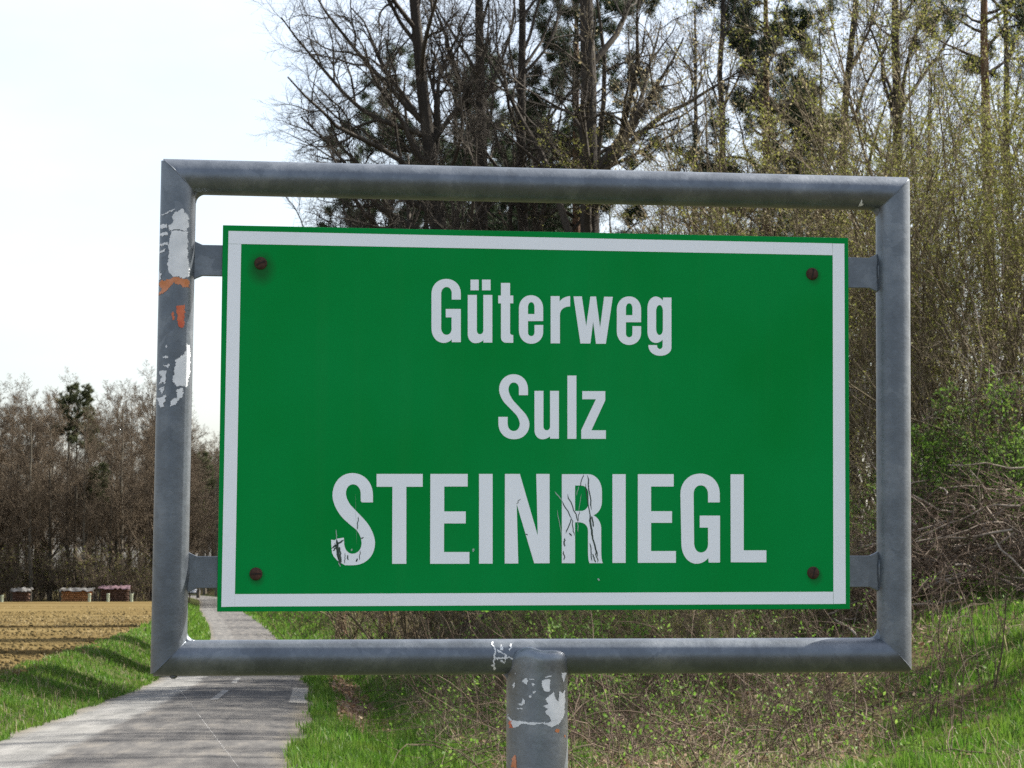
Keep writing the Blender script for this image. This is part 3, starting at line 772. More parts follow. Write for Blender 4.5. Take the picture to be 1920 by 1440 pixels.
z_low = lambda x: ce[3][2] + (ce[2][2] - ce[3][2]) * (x - ce[3][0]) / (ce[2][0] - ce[3][0])
fl_left, fl_post, fl_low = on_vertical(ax_left, RT), on_vertical(lambda z: 0.0, RP), on_horizontal(z_low, RT)
GA = (270, 280, 2.88); GB = (860, 1160, 5.143)
W_, O_, RD_ = M['flake_white'], M['flake_orange'], M['flake_red']
for poly, m in (
    ([(150, 360), (190, 330), (212, 320), (215, 345), (240, 355), (242, 420), (225, 445), (190, 435), (140, 440), (130, 415), (160, 400)], W_),
    ([(145, 445), (238, 448), (235, 560), (245, 640), (240, 690), (215, 695), (160, 690), (135, 670), (125, 620), (135, 560), (130, 520), (140, 490)], W_),
    ([(80, 350), (170, 326), (165, 334), (85, 356)], W_), ([(85, 405), (125, 402), (125, 425), (90, 420)], W_), ([(80, 450), (128, 448), (125, 466), (84, 462)], W_),
    ([(78, 508), (130, 500), (128, 517), (80, 516)], W_), ([(80, 545), (112, 540), (110, 552), (80, 553)], W_), ([(82, 660), (92, 650), (94, 700), (80, 700)], W_),
    ([(75, 720), (95, 700), (110, 710), (165, 692), (240, 700), (245, 745), (210, 745), (160, 720), (135, 750), (100, 780), (75, 785), (100, 750)], O_),
    ([(178, 850), (220, 838), (215, 960), (190, 962), (178, 920)], RD_), ([(147, 880), (160, 883), (164, 925), (155, 928)], RD_),
    ([(228, 1050), (246, 1060), (248, 1200), (236, 1275), (230, 1280), (170, 1277), (155, 1250), (165, 1200), (172, 1140), (218, 1105)], W_),
    ([(175, 1300), (212, 1288), (206, 1340), (170, 1375), (140, 1392), (150, 1350), (180, 1340)], W_),
    ([(85, 1200), (118, 1192), (118, 1262), (80, 1268), (95, 1230)], W_), ([(62, 1345), (120, 1325), (105, 1392), (85, 1388), (75, 1355)], W_),
    ([(86, 1298), (115, 1294), (102, 1320)], W_), ([(105, 1165), (142, 1160), (130, 1178)], W_), ([(100, 1118), (132, 1116), (130, 1126), (102, 1126)], W_), ([(115, 1060), (130, 1058), (130, 1070), (117, 1072)], W_),
    ([(80, 1292), (112, 1280), (112, 1290), (80, 1300)], W_)):
    flake(crop(poly, GA), m, fl_left, RT)
for poly, m in (
    ([(790, 590), (870, 578), (868, 697), (815, 697), (795, 660)], W_),
    ([(825, 770), (905, 705), (925, 760), (955, 800), (970, 690), (1000, 720), (1030, 680), (1028, 900), (1005, 965), (890, 990), (820, 890), (850, 862), (803, 845), (850, 818)], W_),
    ([(500, 945), (540, 985), (640, 990), (850, 998), (890, 975), (1000, 960), (960, 1022), (880, 1037), (800, 1007), (710, 1022), (610, 1012), (570, 1047), (535, 1050)], W_),
    ([(460, 735), (492, 740), (492, 900), (502, 960), (480, 1005), (466, 980)], W_),
    ([(610, 590), (650, 570), (665, 600), (650, 632), (615, 610)], W_), ([(698, 618), (722, 622), (712, 652)], W_), ([(703, 693), (737, 693), (720, 727)], W_), ([(558, 824), (600, 820), (618, 772), (637, 788), (620, 838)], W_),
    ([(672, 738), (700, 735), (695, 760), (678, 758)], W_), ([(565, 862), (615, 865), (612, 874), (568, 870)], W_), ([(528, 640), (548, 620), (552, 660), (535, 670)], W_), ([(680, 578), (720, 580), (718, 586), (680, 586)], W_), ([(820, 556), (885, 545), (882, 555), (822, 564)], W_),
    ([(985, 470), (1030, 450), (1075, 462), (1050, 540), (1015, 612), (998, 570)], W_), ([(540, 480), (640, 450), (770, 470), (930, 440), (985, 440), (985, 470), (900, 460), (800, 512), (700, 472), (600, 478), (555, 540), (540, 520)], W_),
    ([(505, 990), (530, 985), (525, 1040), (542, 1052), (515, 1062)], RD_), ([(920, 1070), (965, 1062), (960, 1097), (915, 1086)], O_), ([(1020, 1128), (1038, 1122), (1040, 1145), (1022, 1148)], O_), ([(530, 1340), (555, 1318), (566, 1445), (528, 1445)], O_)):
    flake(crop(poly, GB), m, fl_post, RP, rag=1.6)
for a, b in (((320, 235), (345, 300)), ((345, 290), (330, 420)), ((405, 250), (410, 300)), ((370, 300), (465, 360)), ((340, 385), (470, 372)), ((440, 340), (450, 410)), ((480, 310), (515, 240)), ((470, 370), (545, 385)), ((330, 420), (345, 495)), ((400, 400), (440, 430)), ((330, 450), (305, 450))):
    a_, b_ = crop([a, b], GB); d = np.array(b_) - np.array(a_); nrm = np.array([-d[1], d[0]]) / (np.linalg.norm(d) + 1e-6) * 1.3
    flake([tuple(np.array(a_) + nrm), tuple(np.array(b_) + nrm), tuple(np.array(b_) - nrm), tuple(np.array(a_) - nrm)], W_, fl_low, RT, cell=0.7, rag=2.4, hole=0.7)
flake(crop([(555, 350), (572, 312), (578, 340), (592, 345), (590, 358), (552, 360)], (1480, 300, 4.235)), W_, on_horizontal(lambda x: ce[0][2] + (ce[1][2] - ce[0][2]) * (x - ce[0][0]) / (ce[1][0] - ce[0][0]), RT), RT, rag=1.0)

# a strand of spider silk from the lower tube to the post
Emat = sign.matrix_basis.copy()
a = L(321, 1272, 0.0); b = L(420, 1393, 0.0); dirn = (b - a)
end = np.array([-RP, 0, a[2] + dirn[2] * ((-RP - a[0]) / dirn[0]) * 1.0])
t = np.linspace(0, 1, 24)[:, None]
P = a * (1 - t) + end * t; P[:, 2] -= 0.012 * np.sin(np.pi * t[:, 0])
V, Fq = tubes(P[None], np.full((1, 24), 0.00007), 5)
cr, srn = math.cos(YAW), math.sin(YAW)
Vw = np.stack([bx + V[:, 0] * cr - V[:, 1] * srn, by + V[:, 0] * srn + V[:, 1] * cr, bz + V[:, 2]], -1)
tag(obj('spider_thread', mesh_np('spider_thread', Vw, Fq), M['silk']), 'single thread of spider silk slanting from the frame tube to the post', 'spider thread')

# ------------------------------------------------------------------ plants: generators
def sprout(P, Rd, rng, n_per, t0, t1, lf, ang, K, rr, up=0.0, wob=0.25, bias=None, taper=0.15, rmin=0.002, shape=0.5, gravity=0.0):
    N, K0, _ = P.shape
    idx = np.repeat(np.arange(N), n_per)
    t = rng.uniform(t0, t1, len(idx))
    f = t * (K0 - 1); i0 = np.minimum(f.astype(int), K0 - 2); fr = (f - i0)[:, None]
    pos = P[idx, i0] * (1 - fr) + P[idx, i0 + 1] * fr
    tan = unit(P[idx, i0 + 1] - P[idx, i0])
    rad = Rd[idx, i0] * (1 - fr[:, 0]) + Rd[idx, i0 + 1] * fr[:, 0]
    plen = np.linalg.norm(np.diff(P, axis=1), axis=2).sum(1)[idx]
    rv = rng.randn(len(idx), 3); pr = unit(rv - (rv * tan).sum(1, keepdims=True) * tan)
    a = np.radians(rng.uniform(ang[0], ang[1], len(idx)))[:, None]
    d = unit(np.cos(a) * tan + np.sin(a) * pr)
    if bias is not None: d = unit(d + np.asarray(bias))
    ln = plen * rng.uniform(lf[0], lf[1], len(idx)) * (1 - shape * t)
    st = (ln / (K - 1))[:, None]
    Q = np.empty((len(idx), K, 3)); Q[:, 0] = pos
    for k in range(1, K):
        d = unit(d + wob * rng.randn(len(idx), 3) * 0.6 + np.array([0, 0, up - gravity * k / K]))
        Q[:, k] = Q[:, k - 1] + d * st
    r0 = np.maximum(np.minimum(rad * rr, ln * 0.022 + 0.002), rmin)
    q = np.linspace(0, 1, K)[None]
    RR = np.maximum(r0[:, None] * (1 - (1 - taper) * q), rmin * 0.7)
    return Q, RR

def trunk_line(H, r0, rng, K=16, lean=(0, 0), wob=0.02, curve=0.0):
    t = np.linspace(0, 1, K)
    P = np.zeros((1, K, 3)); P[0, :, 2] = t * H
    w = np.cumsum(rng.randn(K, 2) * wob * H / K, axis=0); w -= w[0]
    P[0, :, 0] = w[:, 0] + lean[0] * H * (t + curve * t * t); P[0, :, 1] = w[:, 1] + lean[1] * H * t
    Rr = (r0 * (1 - 0.86 * t ** 0.9))[None]
    Rr[0, 0] *= 1.35
    P[0, 0, 2] = -0.4
    return P, Rr

def make_tree(name, H, r0, seed, lean=(0, 0), limbs=22, lt=(0.25, 0.98), lf=(0.30, 0.5), ang=(30, 62), up=0.06, bias=None, br=7, tw=8, tl=6, curve=0.0, bark='bark_dark', twig='bark_twig', rmin=0.0035, far=False, wob=0.3, leaves=None, wobt=0.02, extra=None):
    rng = np.random.RandomState(seed)
    root = empty(name)
    P0_, R0_ = trunk_line(H, r0, rng, 16, lean, wobt, curve)
    obj('trunk', mesh_np('trunk', *tubes(P0_, R0_, 6 if far else 9), True), M[bark], root)
    g = Geo()
    A, RA = sprout(P0_, R0_, rng, limbs, lt[0], lt[1], lf, ang, 9, 0.48, up, wob * .8, bias, 0.16, rmin * 2, 0.55)
    if extra is not None:
        E_, RE_ = sprout(P0_, R0_, rng, extra[0], extra[1], extra[2], extra[3], extra[4], 9, 0.5, extra[5], wob * .7, extra[6], 0.2, rmin * 2, 0.3)
        A = np.concatenate([A, E_]); RA = np.concatenate([RA, RE_])
    g.add(*tubes(A, RA, 4 if far else 6))
    B, RB = sprout(A, RA, rng, br, 0.2, 1.0, (0.35, 0.65), (25, 65), 7, 0.62, up * .7, wob, None, 0.2, rmin * 1.5, 0.5)
    g.add(*tubes(B, RB, 3 if far else 4))
    C_, RC = sprout(B, RB, rng, tw, 0.15, 1.0, (0.35, 0.7), (25, 65), 4 if far else 5, 0.6, up * .6, wob * 1.1, None, 0.3, rmin, 0.45)
    g.add(*tubes(C_, RC, 3))
    D_, RD2 = sprout(C_, RC, rng, tl, 0.1, 1.0, (0.35, 0.8), (25, 60), 2 if far else 3, 0.7, 0.03, wob, None, 0.45, rmin * .8, 0.4)
    g.add(*tubes(D_, RD2, 3))
    obj('crown', g.mesh('crown'), M[twig], root)
    if leaves:
        mat, n, size = leaves
        obj('leaves', leaf_cloud(D_, n, size, rng), M[mat], root)
    return root

def leaf_cloud(D_, n, size, rng, jitter=0.03, narrow=0.55):
    k = rng.randint(0, len(D_), n); e = rng.uniform(0.3, 1.0, n)[:, None]
    p = D_[k, 0] * (1 - e) + D_[k, -1] * e + rng.randn(n, 3) * jitter
    d = unit(unit(D_[k, -1] - D_[k, 0]) + 0.9 * rng.randn(n, 3)); s = unit(np.cross(d, rng.randn(n, 3)))
    L_ = (size * rng.uniform(0.6, 1.35, n))[:, None]
    nn = np.cross(d, s)
    V = np.stack([p, p + d * L_ * .5 + s * L_ * narrow * .5 + nn * L_ * .1, p + d * L_, p + d * L_ * .5 - s * L_ * narrow * .5 + nn * L_ * .1], 1).reshape(-1, 3)
    i = np.arange(n)[:, None] * 4
    return mesh_np('leaves', V, [np.concatenate([i + [[0, 1, 2]], i + [[0, 2, 3]]])])

def needles(tips, dirs, rng, per=14, ln=0.11, w=0.011, spread=1.0):
    n = len(tips) * per
    p = np.repeat(tips, per, 0) + rng.randn(n, 3) * 0.03; d0 = np.repeat(dirs, per, 0)
    d = unit(d0 * 0.7 + spread * rng.randn(n, 3)); s = unit(np.cross(d, rng.randn(n, 3)))
    L_ = (ln * rng.uniform(.7, 1.3, n))[:, None]
    V = np.stack([p + s * w, p - s * w, p + d * L_], 1).reshape(-1, 3)
    return V, [np.arange(n * 3).reshape(-1, 3)]

def make_pine(name, H, r0, seed, lt=(0.45, 1.0), limbs=34, lf=(0.10, 0.22), ang=(55, 95), lean=(0, 0), per=15, ln=0.12, w=0.012, sub=7, tw=4, up=0.04, shape=0.6, bias=None, nmat='needle', bark='bark_pine'):
    rng = np.random.RandomState(seed)
    root = empty(name)
    P0_, R0_ = trunk_line(H, r0, rng, 16, lean, 0.012)
    obj('trunk', mesh_np('trunk', *tubes(P0_, R0_, 9), True), M[bark], root)
    g = Geo()
    A, RA = sprout(P0_, R0_, rng, limbs, lt[0], lt[1], lf, ang, 8, 0.5, up, 0.25, bias, 0.2, 0.008, shape)
    g.add(*tubes(A, RA, 5))
    B, RB = sprout(A, RA, rng, sub, 0.35, 1.0, (0.25, 0.5), (25, 60), 5, 0.6, 0.06, 0.3, None, 0.3, 0.005, 0.4)
    g.add(*tubes(B, RB, 3))
    C_, RC = sprout(B, RB, rng, tw, 0.4, 1.0, (0.3, 0.6), (20, 55), 3, 0.7, 0.08, 0.3, None, 0.5, 0.004, 0.3)
    g.add(*tubes(C_, RC, 3))
    obj('crown', g.mesh('crown'), M['bark_twig'], root)
    tips = np.concatenate([C_[:, -1], C_[:, 1], B[:, -1]]); dr = np.concatenate([unit(C_[:, -1] - C_[:, 0])] * 2 + [unit(B[:, -1] - B[:, -2])])
    g2 = Geo(); g2.add(*needles(tips, dr, rng, per, ln, w))
    obj('needles', g2.mesh('needles'), M[nmat], root)
    return root

def make_shrub(name, H, seed, stems=16, spread=0.35, base=0.4, r0=0.02, br=7, tw=6, tl=4, leaves=None, bark='bark_grey', rmin=0.003, wob=0.22, up=0.05, gravity=0.0, ang=(15, 45), lf=(0.3, 0.55)):
    rng = np.random.RandomState(seed)
    root = empty(name)
    K = 9; t = np.linspace(0, 1, K)
    b = rng.randn(stems, 2) * base; d = np.concatenate([b / (base + 1e-6) * spread * .5 + rng.randn(stems, 2) * spread * .6, np.ones((stems, 1))], 1)
    d = unit(d); hl = H * rng.uniform(0.6, 1.05, stems); st = (hl / (K - 1))[:, None]
    P = np.empty((stems, K, 3)); P[:, 0] = np.concatenate([b, np.full((stems, 1), -0.3)], 1)
    for k in range(1, K):
        d = unit(d + wob * .45 * rng.randn(stems, 3) + np.array([0, 0, up - gravity * k / K])); P[:, k] = P[:, k - 1] + d * st
    RR = r0 * rng.uniform(.6, 1.2, stems)[:, None] * (1 - 0.8 * t[None])
    obj('stems', mesh_np('stems', *tubes(P, RR, 5)), M[bark], root)
    g = Geo()
    B, RB = sprout(P, RR, rng, br, 0.2, 1.0, lf, ang, 6, 0.65, up, wob, None, 0.25, rmin, 0.4, gravity)
    g.add(*tubes(B, RB, 3))
    C_, RC = sprout(B, RB, rng, tw, 0.15, 1.0, (0.3, 0.65), (20, 55), 4, 0.7, up, wob, None, 0.35, rmin, 0.4)
    g.add(*tubes(C_, RC, 3))
    if tl:
        D_, RD2 = sprout(C_, RC, rng, tl, 0.1, 1.0, (0.35, 0.8), (20, 60), 2, 0.7, 0.03, wob, None, 0.5, rmin * .8, 0.4)
        g.add(*tubes(D_, RD2, 3))
    else: D_ = C_
    obj('twigs', g.mesh('twigs'), M[bark], root)
    if leaves:
        mat, n, size = leaves
        obj('leaves', leaf_cloud(D_, n, size, rng), M[mat], root)
    return root

def put(o, px, y, rz=0.0, sc_=1.0, x=None):
    x = px2x(px, y) if x is None else x
    o.location = (x, y, hz1(x, y) - 0.03)
    o.rotation_euler = (0, 0, rz); o.scale = (sc_, sc_, sc_)
    return o
def clone(src, px, y, rz, sc_, label, cat=None, group=None, x=None):
    o = copy_tree(src); put(o, px, y, rz, sc_, x)
    o['label'] = label
    if group: o['group'] = group
    elif 'group' in o: del o['group']
    return o

# ------------------------------------------------------------------ the roadside wood
WG = 'trees of the roadside wood'
oak = put(make_tree('oak_tree', 15.5, 0.24, 11, lean=(-0.17, -0.02), curve=-0.25, limbs=24, lt=(0.25, 0.97), lf=(0.20, 0.34), ang=(28, 55), up=0.07, bias=(-0.36, 0, 0.12), br=8, tw=9, tl=9, rmin=0.0026, extra=(14, 0.18, 0.68, (0.22, 0.31), (35, 68), 0.07, (-0.65, -0.1, 0.20))), 935, 44)
tag(oak, 'broad bare oak leaning left over the lane with fine twigs against open sky', 'tree', WG)
tA = put(make_tree('deciduous_tree', 17, 0.21, 21, lean=(0.0, 0.01), limbs=24, lt=(0.3, 0.98), lf=(0.18, 0.32), ang=(20, 45), up=0.10, br=7, tw=7, tl=5, rmin=0.003), 893, 47)
tag(tA, 'straight bare tree with a dark upright trunk just right of the leaning oak', 'tree', WG)
tB = put(make_tree('deciduous_tree', 16, 0.16, 22, lean=(-0.02, 0), limbs=22, lt=(0.3, 0.98), lf=(0.2, 0.36), ang=(22, 48), up=0.10, br=7, tw=7, tl=5, rmin=0.003), 990, 45)
tag(tB, 'slim bare tree with slightly tilted trunk between two upright trunks', 'tree', WG)
tC = put(make_tree('deciduous_tree', 17, 0.27, 23, lean=(0.0, 0), limbs=20, lt=(0.26, 0.98), lf=(0.25, 0.42), ang=(28, 52), up=0.09, bias=(0.22, 0, 0.08), br=7, tw=7, tl=5, rmin=0.003), 1112, 43)
tag(tC, 'stout bare tree throwing long limbs up towards the dark conifer top', 'tree', WG)
tD = put(make_tree('deciduous_tree', 14, 0.13, 24, lean=(0.01, 0), limbs=16, lt=(0.35, 0.98), lf=(0.18, 0.3), ang=(22, 48), br=6, tw=7, tl=5, wobt=0.05), 1352, 46)
tag(tD, 'thin crooked bare tree beside the dark conifer', 'tree', WG)
tE = put(make_tree('deciduous_tree', 14.5, 0.16, 25, lean=(-0.01, 0), limbs=12, lt=(0.5, 0.97), lf=(0.28, 0.5), ang=(18, 42), br=7, tw=8, tl=6, wobt=0.05), 1606, 47)
tag(tE, 'forked bare tree with sparse dark limbs above the olive thicket', 'tree', WG)
tF = clone(tC, 1690, 52, 2.2, 0.9, 'bare tree spreading grey limbs between the forked tree and the red-barked pine', group=WG)
pineA = put(make_pine('pine_tree', 11.2, 0.17, 31, lt=(0.30, 1.0), limbs=74, lf=(0.13, 0.24), ang=(50, 88), per=24, ln=0.13, w=0.0065, sub=9, tw=5, shape=0.34), 815, 60)
pineA.scale = (1.16,) * 3
tag(pineA, 'dark bushy pine filling the gap behind the leaning oak', 'tree', WG)
pineB = put(make_pine('pine_tree', 13.6, 0.16, 32, lt=(0.35, 1.0), limbs=60, lf=(0.09, 0.17), ang=(45, 80), per=24, ln=0.13, w=0.0065, sub=8, tw=5, shape=0.35), 1440, 48)
tag(pineB, 'dark green conifer top rising behind the tan catkin bush', 'tree', WG)
pineC = put(make_pine('pine_tree', 17, 0.17, 33, lt=(0.55, 0.98), limbs=26, lf=(0.10, 0.2), ang=(60, 95), per=26, ln=0.13, w=0.0065, sub=8, tw=5), 1868, 48)
tag(pineC, 'red-barked pine with a bare trunk and high needle tufts', 'tree', WG)
clone(pineB, 1085, 49, 1.3, 1.02, 'narrow dark pine standing behind the stout bare trunk', group=WG)
clone(pineA, 935, 60, 2.0, 0.85, 'low dark pine deep in the wood behind the upright trunks', group=WG)
clone(pineA, 1230, 55, 4.0, 0.62, 'low dark pine deep in the wood under the long limbs', group=WG)
clone(pineA, 1500, 54, 5.0, 0.80, 'dark pine showing between the catkin bush and the forked tree', group=WG)
clone(pineA, 725, 72, 3.0, 1.22, 'dark pine left of the bushiest one behind the oak', group=WG)
clone(pineA, 985, 62, 5.2, 1.0, 'dark pine standing behind the slim tilted tree', group=WG)
clone(pineA, 640, 92, 1.0, 1.20, 'small dark pine at the wood edge under the oak twigs', group=WG)
FW = 'bare trees deep in the roadside wood'
rng = np.random.RandomState(8)
srcs = [tA, tB, tD, tE]
for i, (px, y) in enumerate(((850, 72), (1040, 70), (1160, 64), (1240, 74), (1310, 62), (1540, 62), (1660, 64), (1770, 58), (1905, 60), (1960, 66), (740, 92), (1190, 92), (1480, 88), (1720, 84))):
    clone(srcs[i % 4], px, y, rng.uniform(0, 6.28), rng.uniform(0.72, 0.98), 'slender bare tree standing deep in the roadside wood', group=FW)
OW = 'bare trees on the bank beside the lane'
for x, y, s_, k in ((11.5, 33.0, 1.0, 4), (12.5, 39.5, 1.0, 3), (13.5, 30, 1.05, 4), (14.5, 36, 1.05, 0)):
    clone((srcs + [tC])[k], 0, y, rng.uniform(0, 6.28), s_, 'bare tree on the bank casting its shade over the lane', group=OW, x=x)

# thicket in front of the wood
TG = 'shrubs of the thicket along the wood'
catk = put(make_shrub('willow_bush', 9.2, 41, stems=16, spread=0.16, base=0.5, r0=0.035, br=9, tw=7, tl=4, leaves=('catkin', 9000, 0.05), bark='bark_grey', up=0.07), 1425, 41)
tag(catk, 'tall upright willow bush covered in tan catkins', 'bush', TG)
olive = put(make_shrub('hazel_bush', 9.3, 42, stems=12, spread=0.36, base=0.5, r0=0.045, br=8, tw=7, tl=4, leaves=('leaf_olive', 21000, 0.046), bark='bark_grey'), 1815, 40)
tag(olive, 'tall bush hazed with small olive leaves below the red-barked pine', 'bush', TG)
clone(olive, 1665, 41.5, 2.0, 0.84, 'olive leafed bush reaching up behind the right frame tube', group=TG)
clone(olive, 1545, 43, 4.1, 0.74, 'olive leafed bush under the forked bare tree', group=TG)
clone(olive, 1940, 39, 1.1, 0.92, 'olive leafed bush at the far end of the thicket beyond the pine', group=TG)
clone(olive, 1890, 44.5, 3.5, 1.1, 'olive leafed bush rising beside the red-barked pine trunk', group=TG)
clone(olive, 1480, 46, 2.9, 0.8, 'olive leafed bush right of the tall catkin bush', group=TG)
clone(olive, 1745, 45.5, 0.5, 1.06, 'olive leafed bush standing behind the tallest one', group=TG)
clone(catk, 1290, 44, 2.4, 0.66, 'lower tan catkin bush under the stout tree\'s long limbs', group=TG)
brown = put(make_shrub('thorn_bush', 6.2, 43, stems=15, spread=0.46, base=0.7, r0=0.032, br=8, tw=6, tl=4, leaves=('leaf_olive', 4500, 0.042), bark='bark_grey', wob=0.35), 1740, 37)
tag(brown, 'tangled grey-brown thorn bush behind the right frame tube', 'bush', TG)
TB = 'bare grey-brown bushes of the thicket'
for px, y, rz, s_ in ((1620, 38.5, 1.0, 0.8), (1860, 36.5, 2.2, 0.7), (1930, 38, 3.4, 0.85), (1520, 40, 4.4, 0.85), (1400, 41, 5.2, 0.8), (1280, 42, 0.4, 0.85), (1160, 43, 1.6, 0.8), (1060, 44, 2.9, 0.85), (960, 46, 3.7, 0.8), (860, 50, 5.0, 0.8), (760, 56, 0.8, 0.8), (680, 64, 2.1, 0.8), (1330, 50, 3.1, 1.1), (1200, 52, 4.6, 1.1), (1080, 55, 5.6, 1.1), (930, 60, 0.6, 1.1), (2000, 36, 1.4, 1.0), (800, 70, 2.6, 1.1)):
    clone(brown, px, y, rz, s_, 'bare tangled grey-brown bush along the foot of the wood', group=TB)
pale = put(make_shrub('elder_bush', 5.2, 47, stems=7, spread=0.55, base=0.35, r0=0.03, br=6, tw=4, tl=3, bark='wood_dead', wob=0.4, leaves=('leaf_olive', 700, 0.04)), 1790, 35.6)
tag(pale, 'open elder bush with pale crooked sunlit stems above the branch heap', 'bush', TG)
clone(pale, 1640, 37, 2.0, 0.9, 'pale stemmed elder bush showing between board and frame tube', group=TG)
clone(pale, 1900, 36.5, 4.0, 1.1, 'pale stemmed elder bush behind the brightest green bush', group=TG)
for px, y, rz, s_ in ((1100, 30, 0.3, .34), (1180, 32, 1.5, .38), (1250, 29, 2.6, .30), (1320, 31, 3.8, .36), (1400, 33, 4.9, .40), (1470, 31, 0.9, .34), (1540, 33, 2.0, .38), (1060, 34, 5.5, .40), (1600, 30.5, 1.1, .28), (980, 38, 3.0, .4), (900, 42, 4.0, .42), (830, 46, 1.9, .42), (1370, 27.5, 0.1, .26)):
    clone(brown, px, y, rz, s_, 'low bare twiggy bush on the brambly slope under the board', group='low twiggy bushes on the slope')
green = put(make_shrub('leafy_bush', 2.7, 44, stems=18, spread=0.5, base=0.5, r0=0.014, br=8, tw=6, tl=3, leaves=('leaf_fresh', 6500, 0.055), bark='bark_twig', rmin=0.0025), 1865, 34.2)
tag(green, 'bright green leafy bush above the heap of dead branches', 'bush', 'bright green bushes on the bank')
clone(green, 1950, 33.8, 2.0, 1.0, 'bright green leafy bush at the far right end of the branch heap', group='bright green bushes on the bank')
clone(green, 1740, 35.5, 4.0, 0.75, 'smaller bright green bush right beside the frame tube', group='bright green bushes on the bank')

# saplings and green sprouts on the near slope
sap = make_shrub('green_sprout', 1.5, 45, stems=6, spread=0.22, base=0.14, r0=0.008, br=5, tw=4, tl=0, leaves=('leaf_fresh', 420, 0.05), bark='bramble', rmin=0.002)
SG = 'young green leafed sprouts on the slope'
for i, (px, y, rz, s_) in enumerate(((1105, 27.5, 0, 1.0), (1150, 29.5, 1.2, 1.1), (1030, 32, 2.1, 0.9), (1210, 31, 3.3, 0.95), (1290, 33, 0.9, 0.9), (1360, 32.5, 4.0, 1.0), (1175, 25.5, 5.1, 0.75), (1085, 34.5, 2.7, 1.2), (1330, 28, 1.8, 0.7), (955, 36, 3.9, 0.9), (1610, 32.5, 0.3, 1.1), (1250, 24.5, 2.2, 0.6), (1440, 34, 5.5, 1.0), (1080, 25, 0.8, 0.8), (1130, 33.5, 4.5, 1.2), (1060, 29, 3.3, 1.0), (1195, 28, 5.9, 0.9), (1490, 35, 1.4, 1.1), (1010, 34.5, 0.7, 1.1), (1260, 35, 3.6, 1.2))):
    o = sap if i == 0 else copy_tree(sap)
    put(o, px, y, rz, s_)
    tag(o, 'young sprout with bright green leaves on the brambly slope', 'sprout', SG)
tw = make_shrub('bare_sapling', 1.7, 46, stems=3, spread=0.16, base=0.06, r0=0.011, br=5, tw=3, tl=0, bark='bramble', rmin=0.0028, wob=0.3)
DG = 'bare reddish saplings on the grassy slope'
for i, (px, y, rz, s_) in enumerate(((1680, 22.5, 0, 1.0), (1745, 23.2, 2.0, 1.15), (1800, 23, 4.1, 0.95), (1660, 25, 1.1, 1.0), (1860, 24.5, 3.0, 1.2), (1560, 24, 5.2, 0.7))):
    o = tw if i == 0 else copy_tree(tw)
    put(o, px, y, rz, s_)
    tag(o, 'thin bare reddish sapling rising from the grassy slope', 'sapling', DG)

# heap of dead branches
rng = np.random.RandomState(51)
heap = empty('brush_pile')
hx, hy = px2x(1830, 31.0), 31.0
heap.location = (hx, hy, hz1(hx, hy))
tag(heap, 'long heap of dead grey crooked branches on the slope below the bushes', 'brush pile')
def heap_lines(n, K, l0, l1, seed):
    rg = np.random.RandomState(seed)
    cx = rg.uniform(-1.7, 1.9, n); cy = rg.randn(n) * 0.55
    top = 1.45 * np.exp(-(cx / 2.2) ** 2) * np.exp(-(cy / 0.9) ** 2)
    cz = rg.uniform(0.0, 1.0, n) * top + 0.05
    az = rg.uniform(0, 2 * np.pi, n); el = rg.randn(n) * 0.34
    d = np.stack([np.cos(az) * np.cos(el), 0.5 * np.sin(az) * np.cos(el), np.sin(el)], -1); d = unit(d)
    ln = rg.uniform(l0, l1, n); st = (ln / (K - 1))[:, None]
    P = np.empty((n, K, 3)); P[:, 0] = np.stack([cx, cy, cz], -1) - d * ln[:, None] * .5
    for k in range(1, K):
        d = unit(d + 0.26 * rg.randn(n, 3) * np.array([1, 1, .7])); P[:, k] = P[:, k - 1] + d * st
    gz = hz(P[..., 0] + hx, P[..., 1] + hy) - heap.location[2]
    P[..., 2] = np.maximum(P[..., 2] + gz * 0.6, gz + 0.01)
    return P
PB = heap_lines(120, 9, 0.7, 2.0, 5)
RB_ = rng.uniform(.008, .022, 120)[:, None] * np.linspace(1, .45, 9)[None]
for i in range(120):
    obj('branch', mesh_np('branch', *tubes(PB[i:i + 1], RB_[i:i + 1], 5)), M['wood_dead'], heap)
g = Geo()
Q = heap_lines(1300, 6, 0.4, 1.3, 6); g.add(*tubes(Q, rng.uniform(.003, .008, 1300)[:, None] * np.linspace(1, .4, 6)[None], 3))
Q2, RQ2 = sprout(PB, RB_, rng, 9, 0.2, 1.0, (0.25, 0.5), (25, 70), 5, 0.6, 0.0, 0.5, None, 0.3, 0.003, 0.3); g.add(*tubes(Q2, RQ2, 3))
o = obj('twigs', g.mesh('twigs'), M['bramble'], heap); o['kind'] = 'stuff'

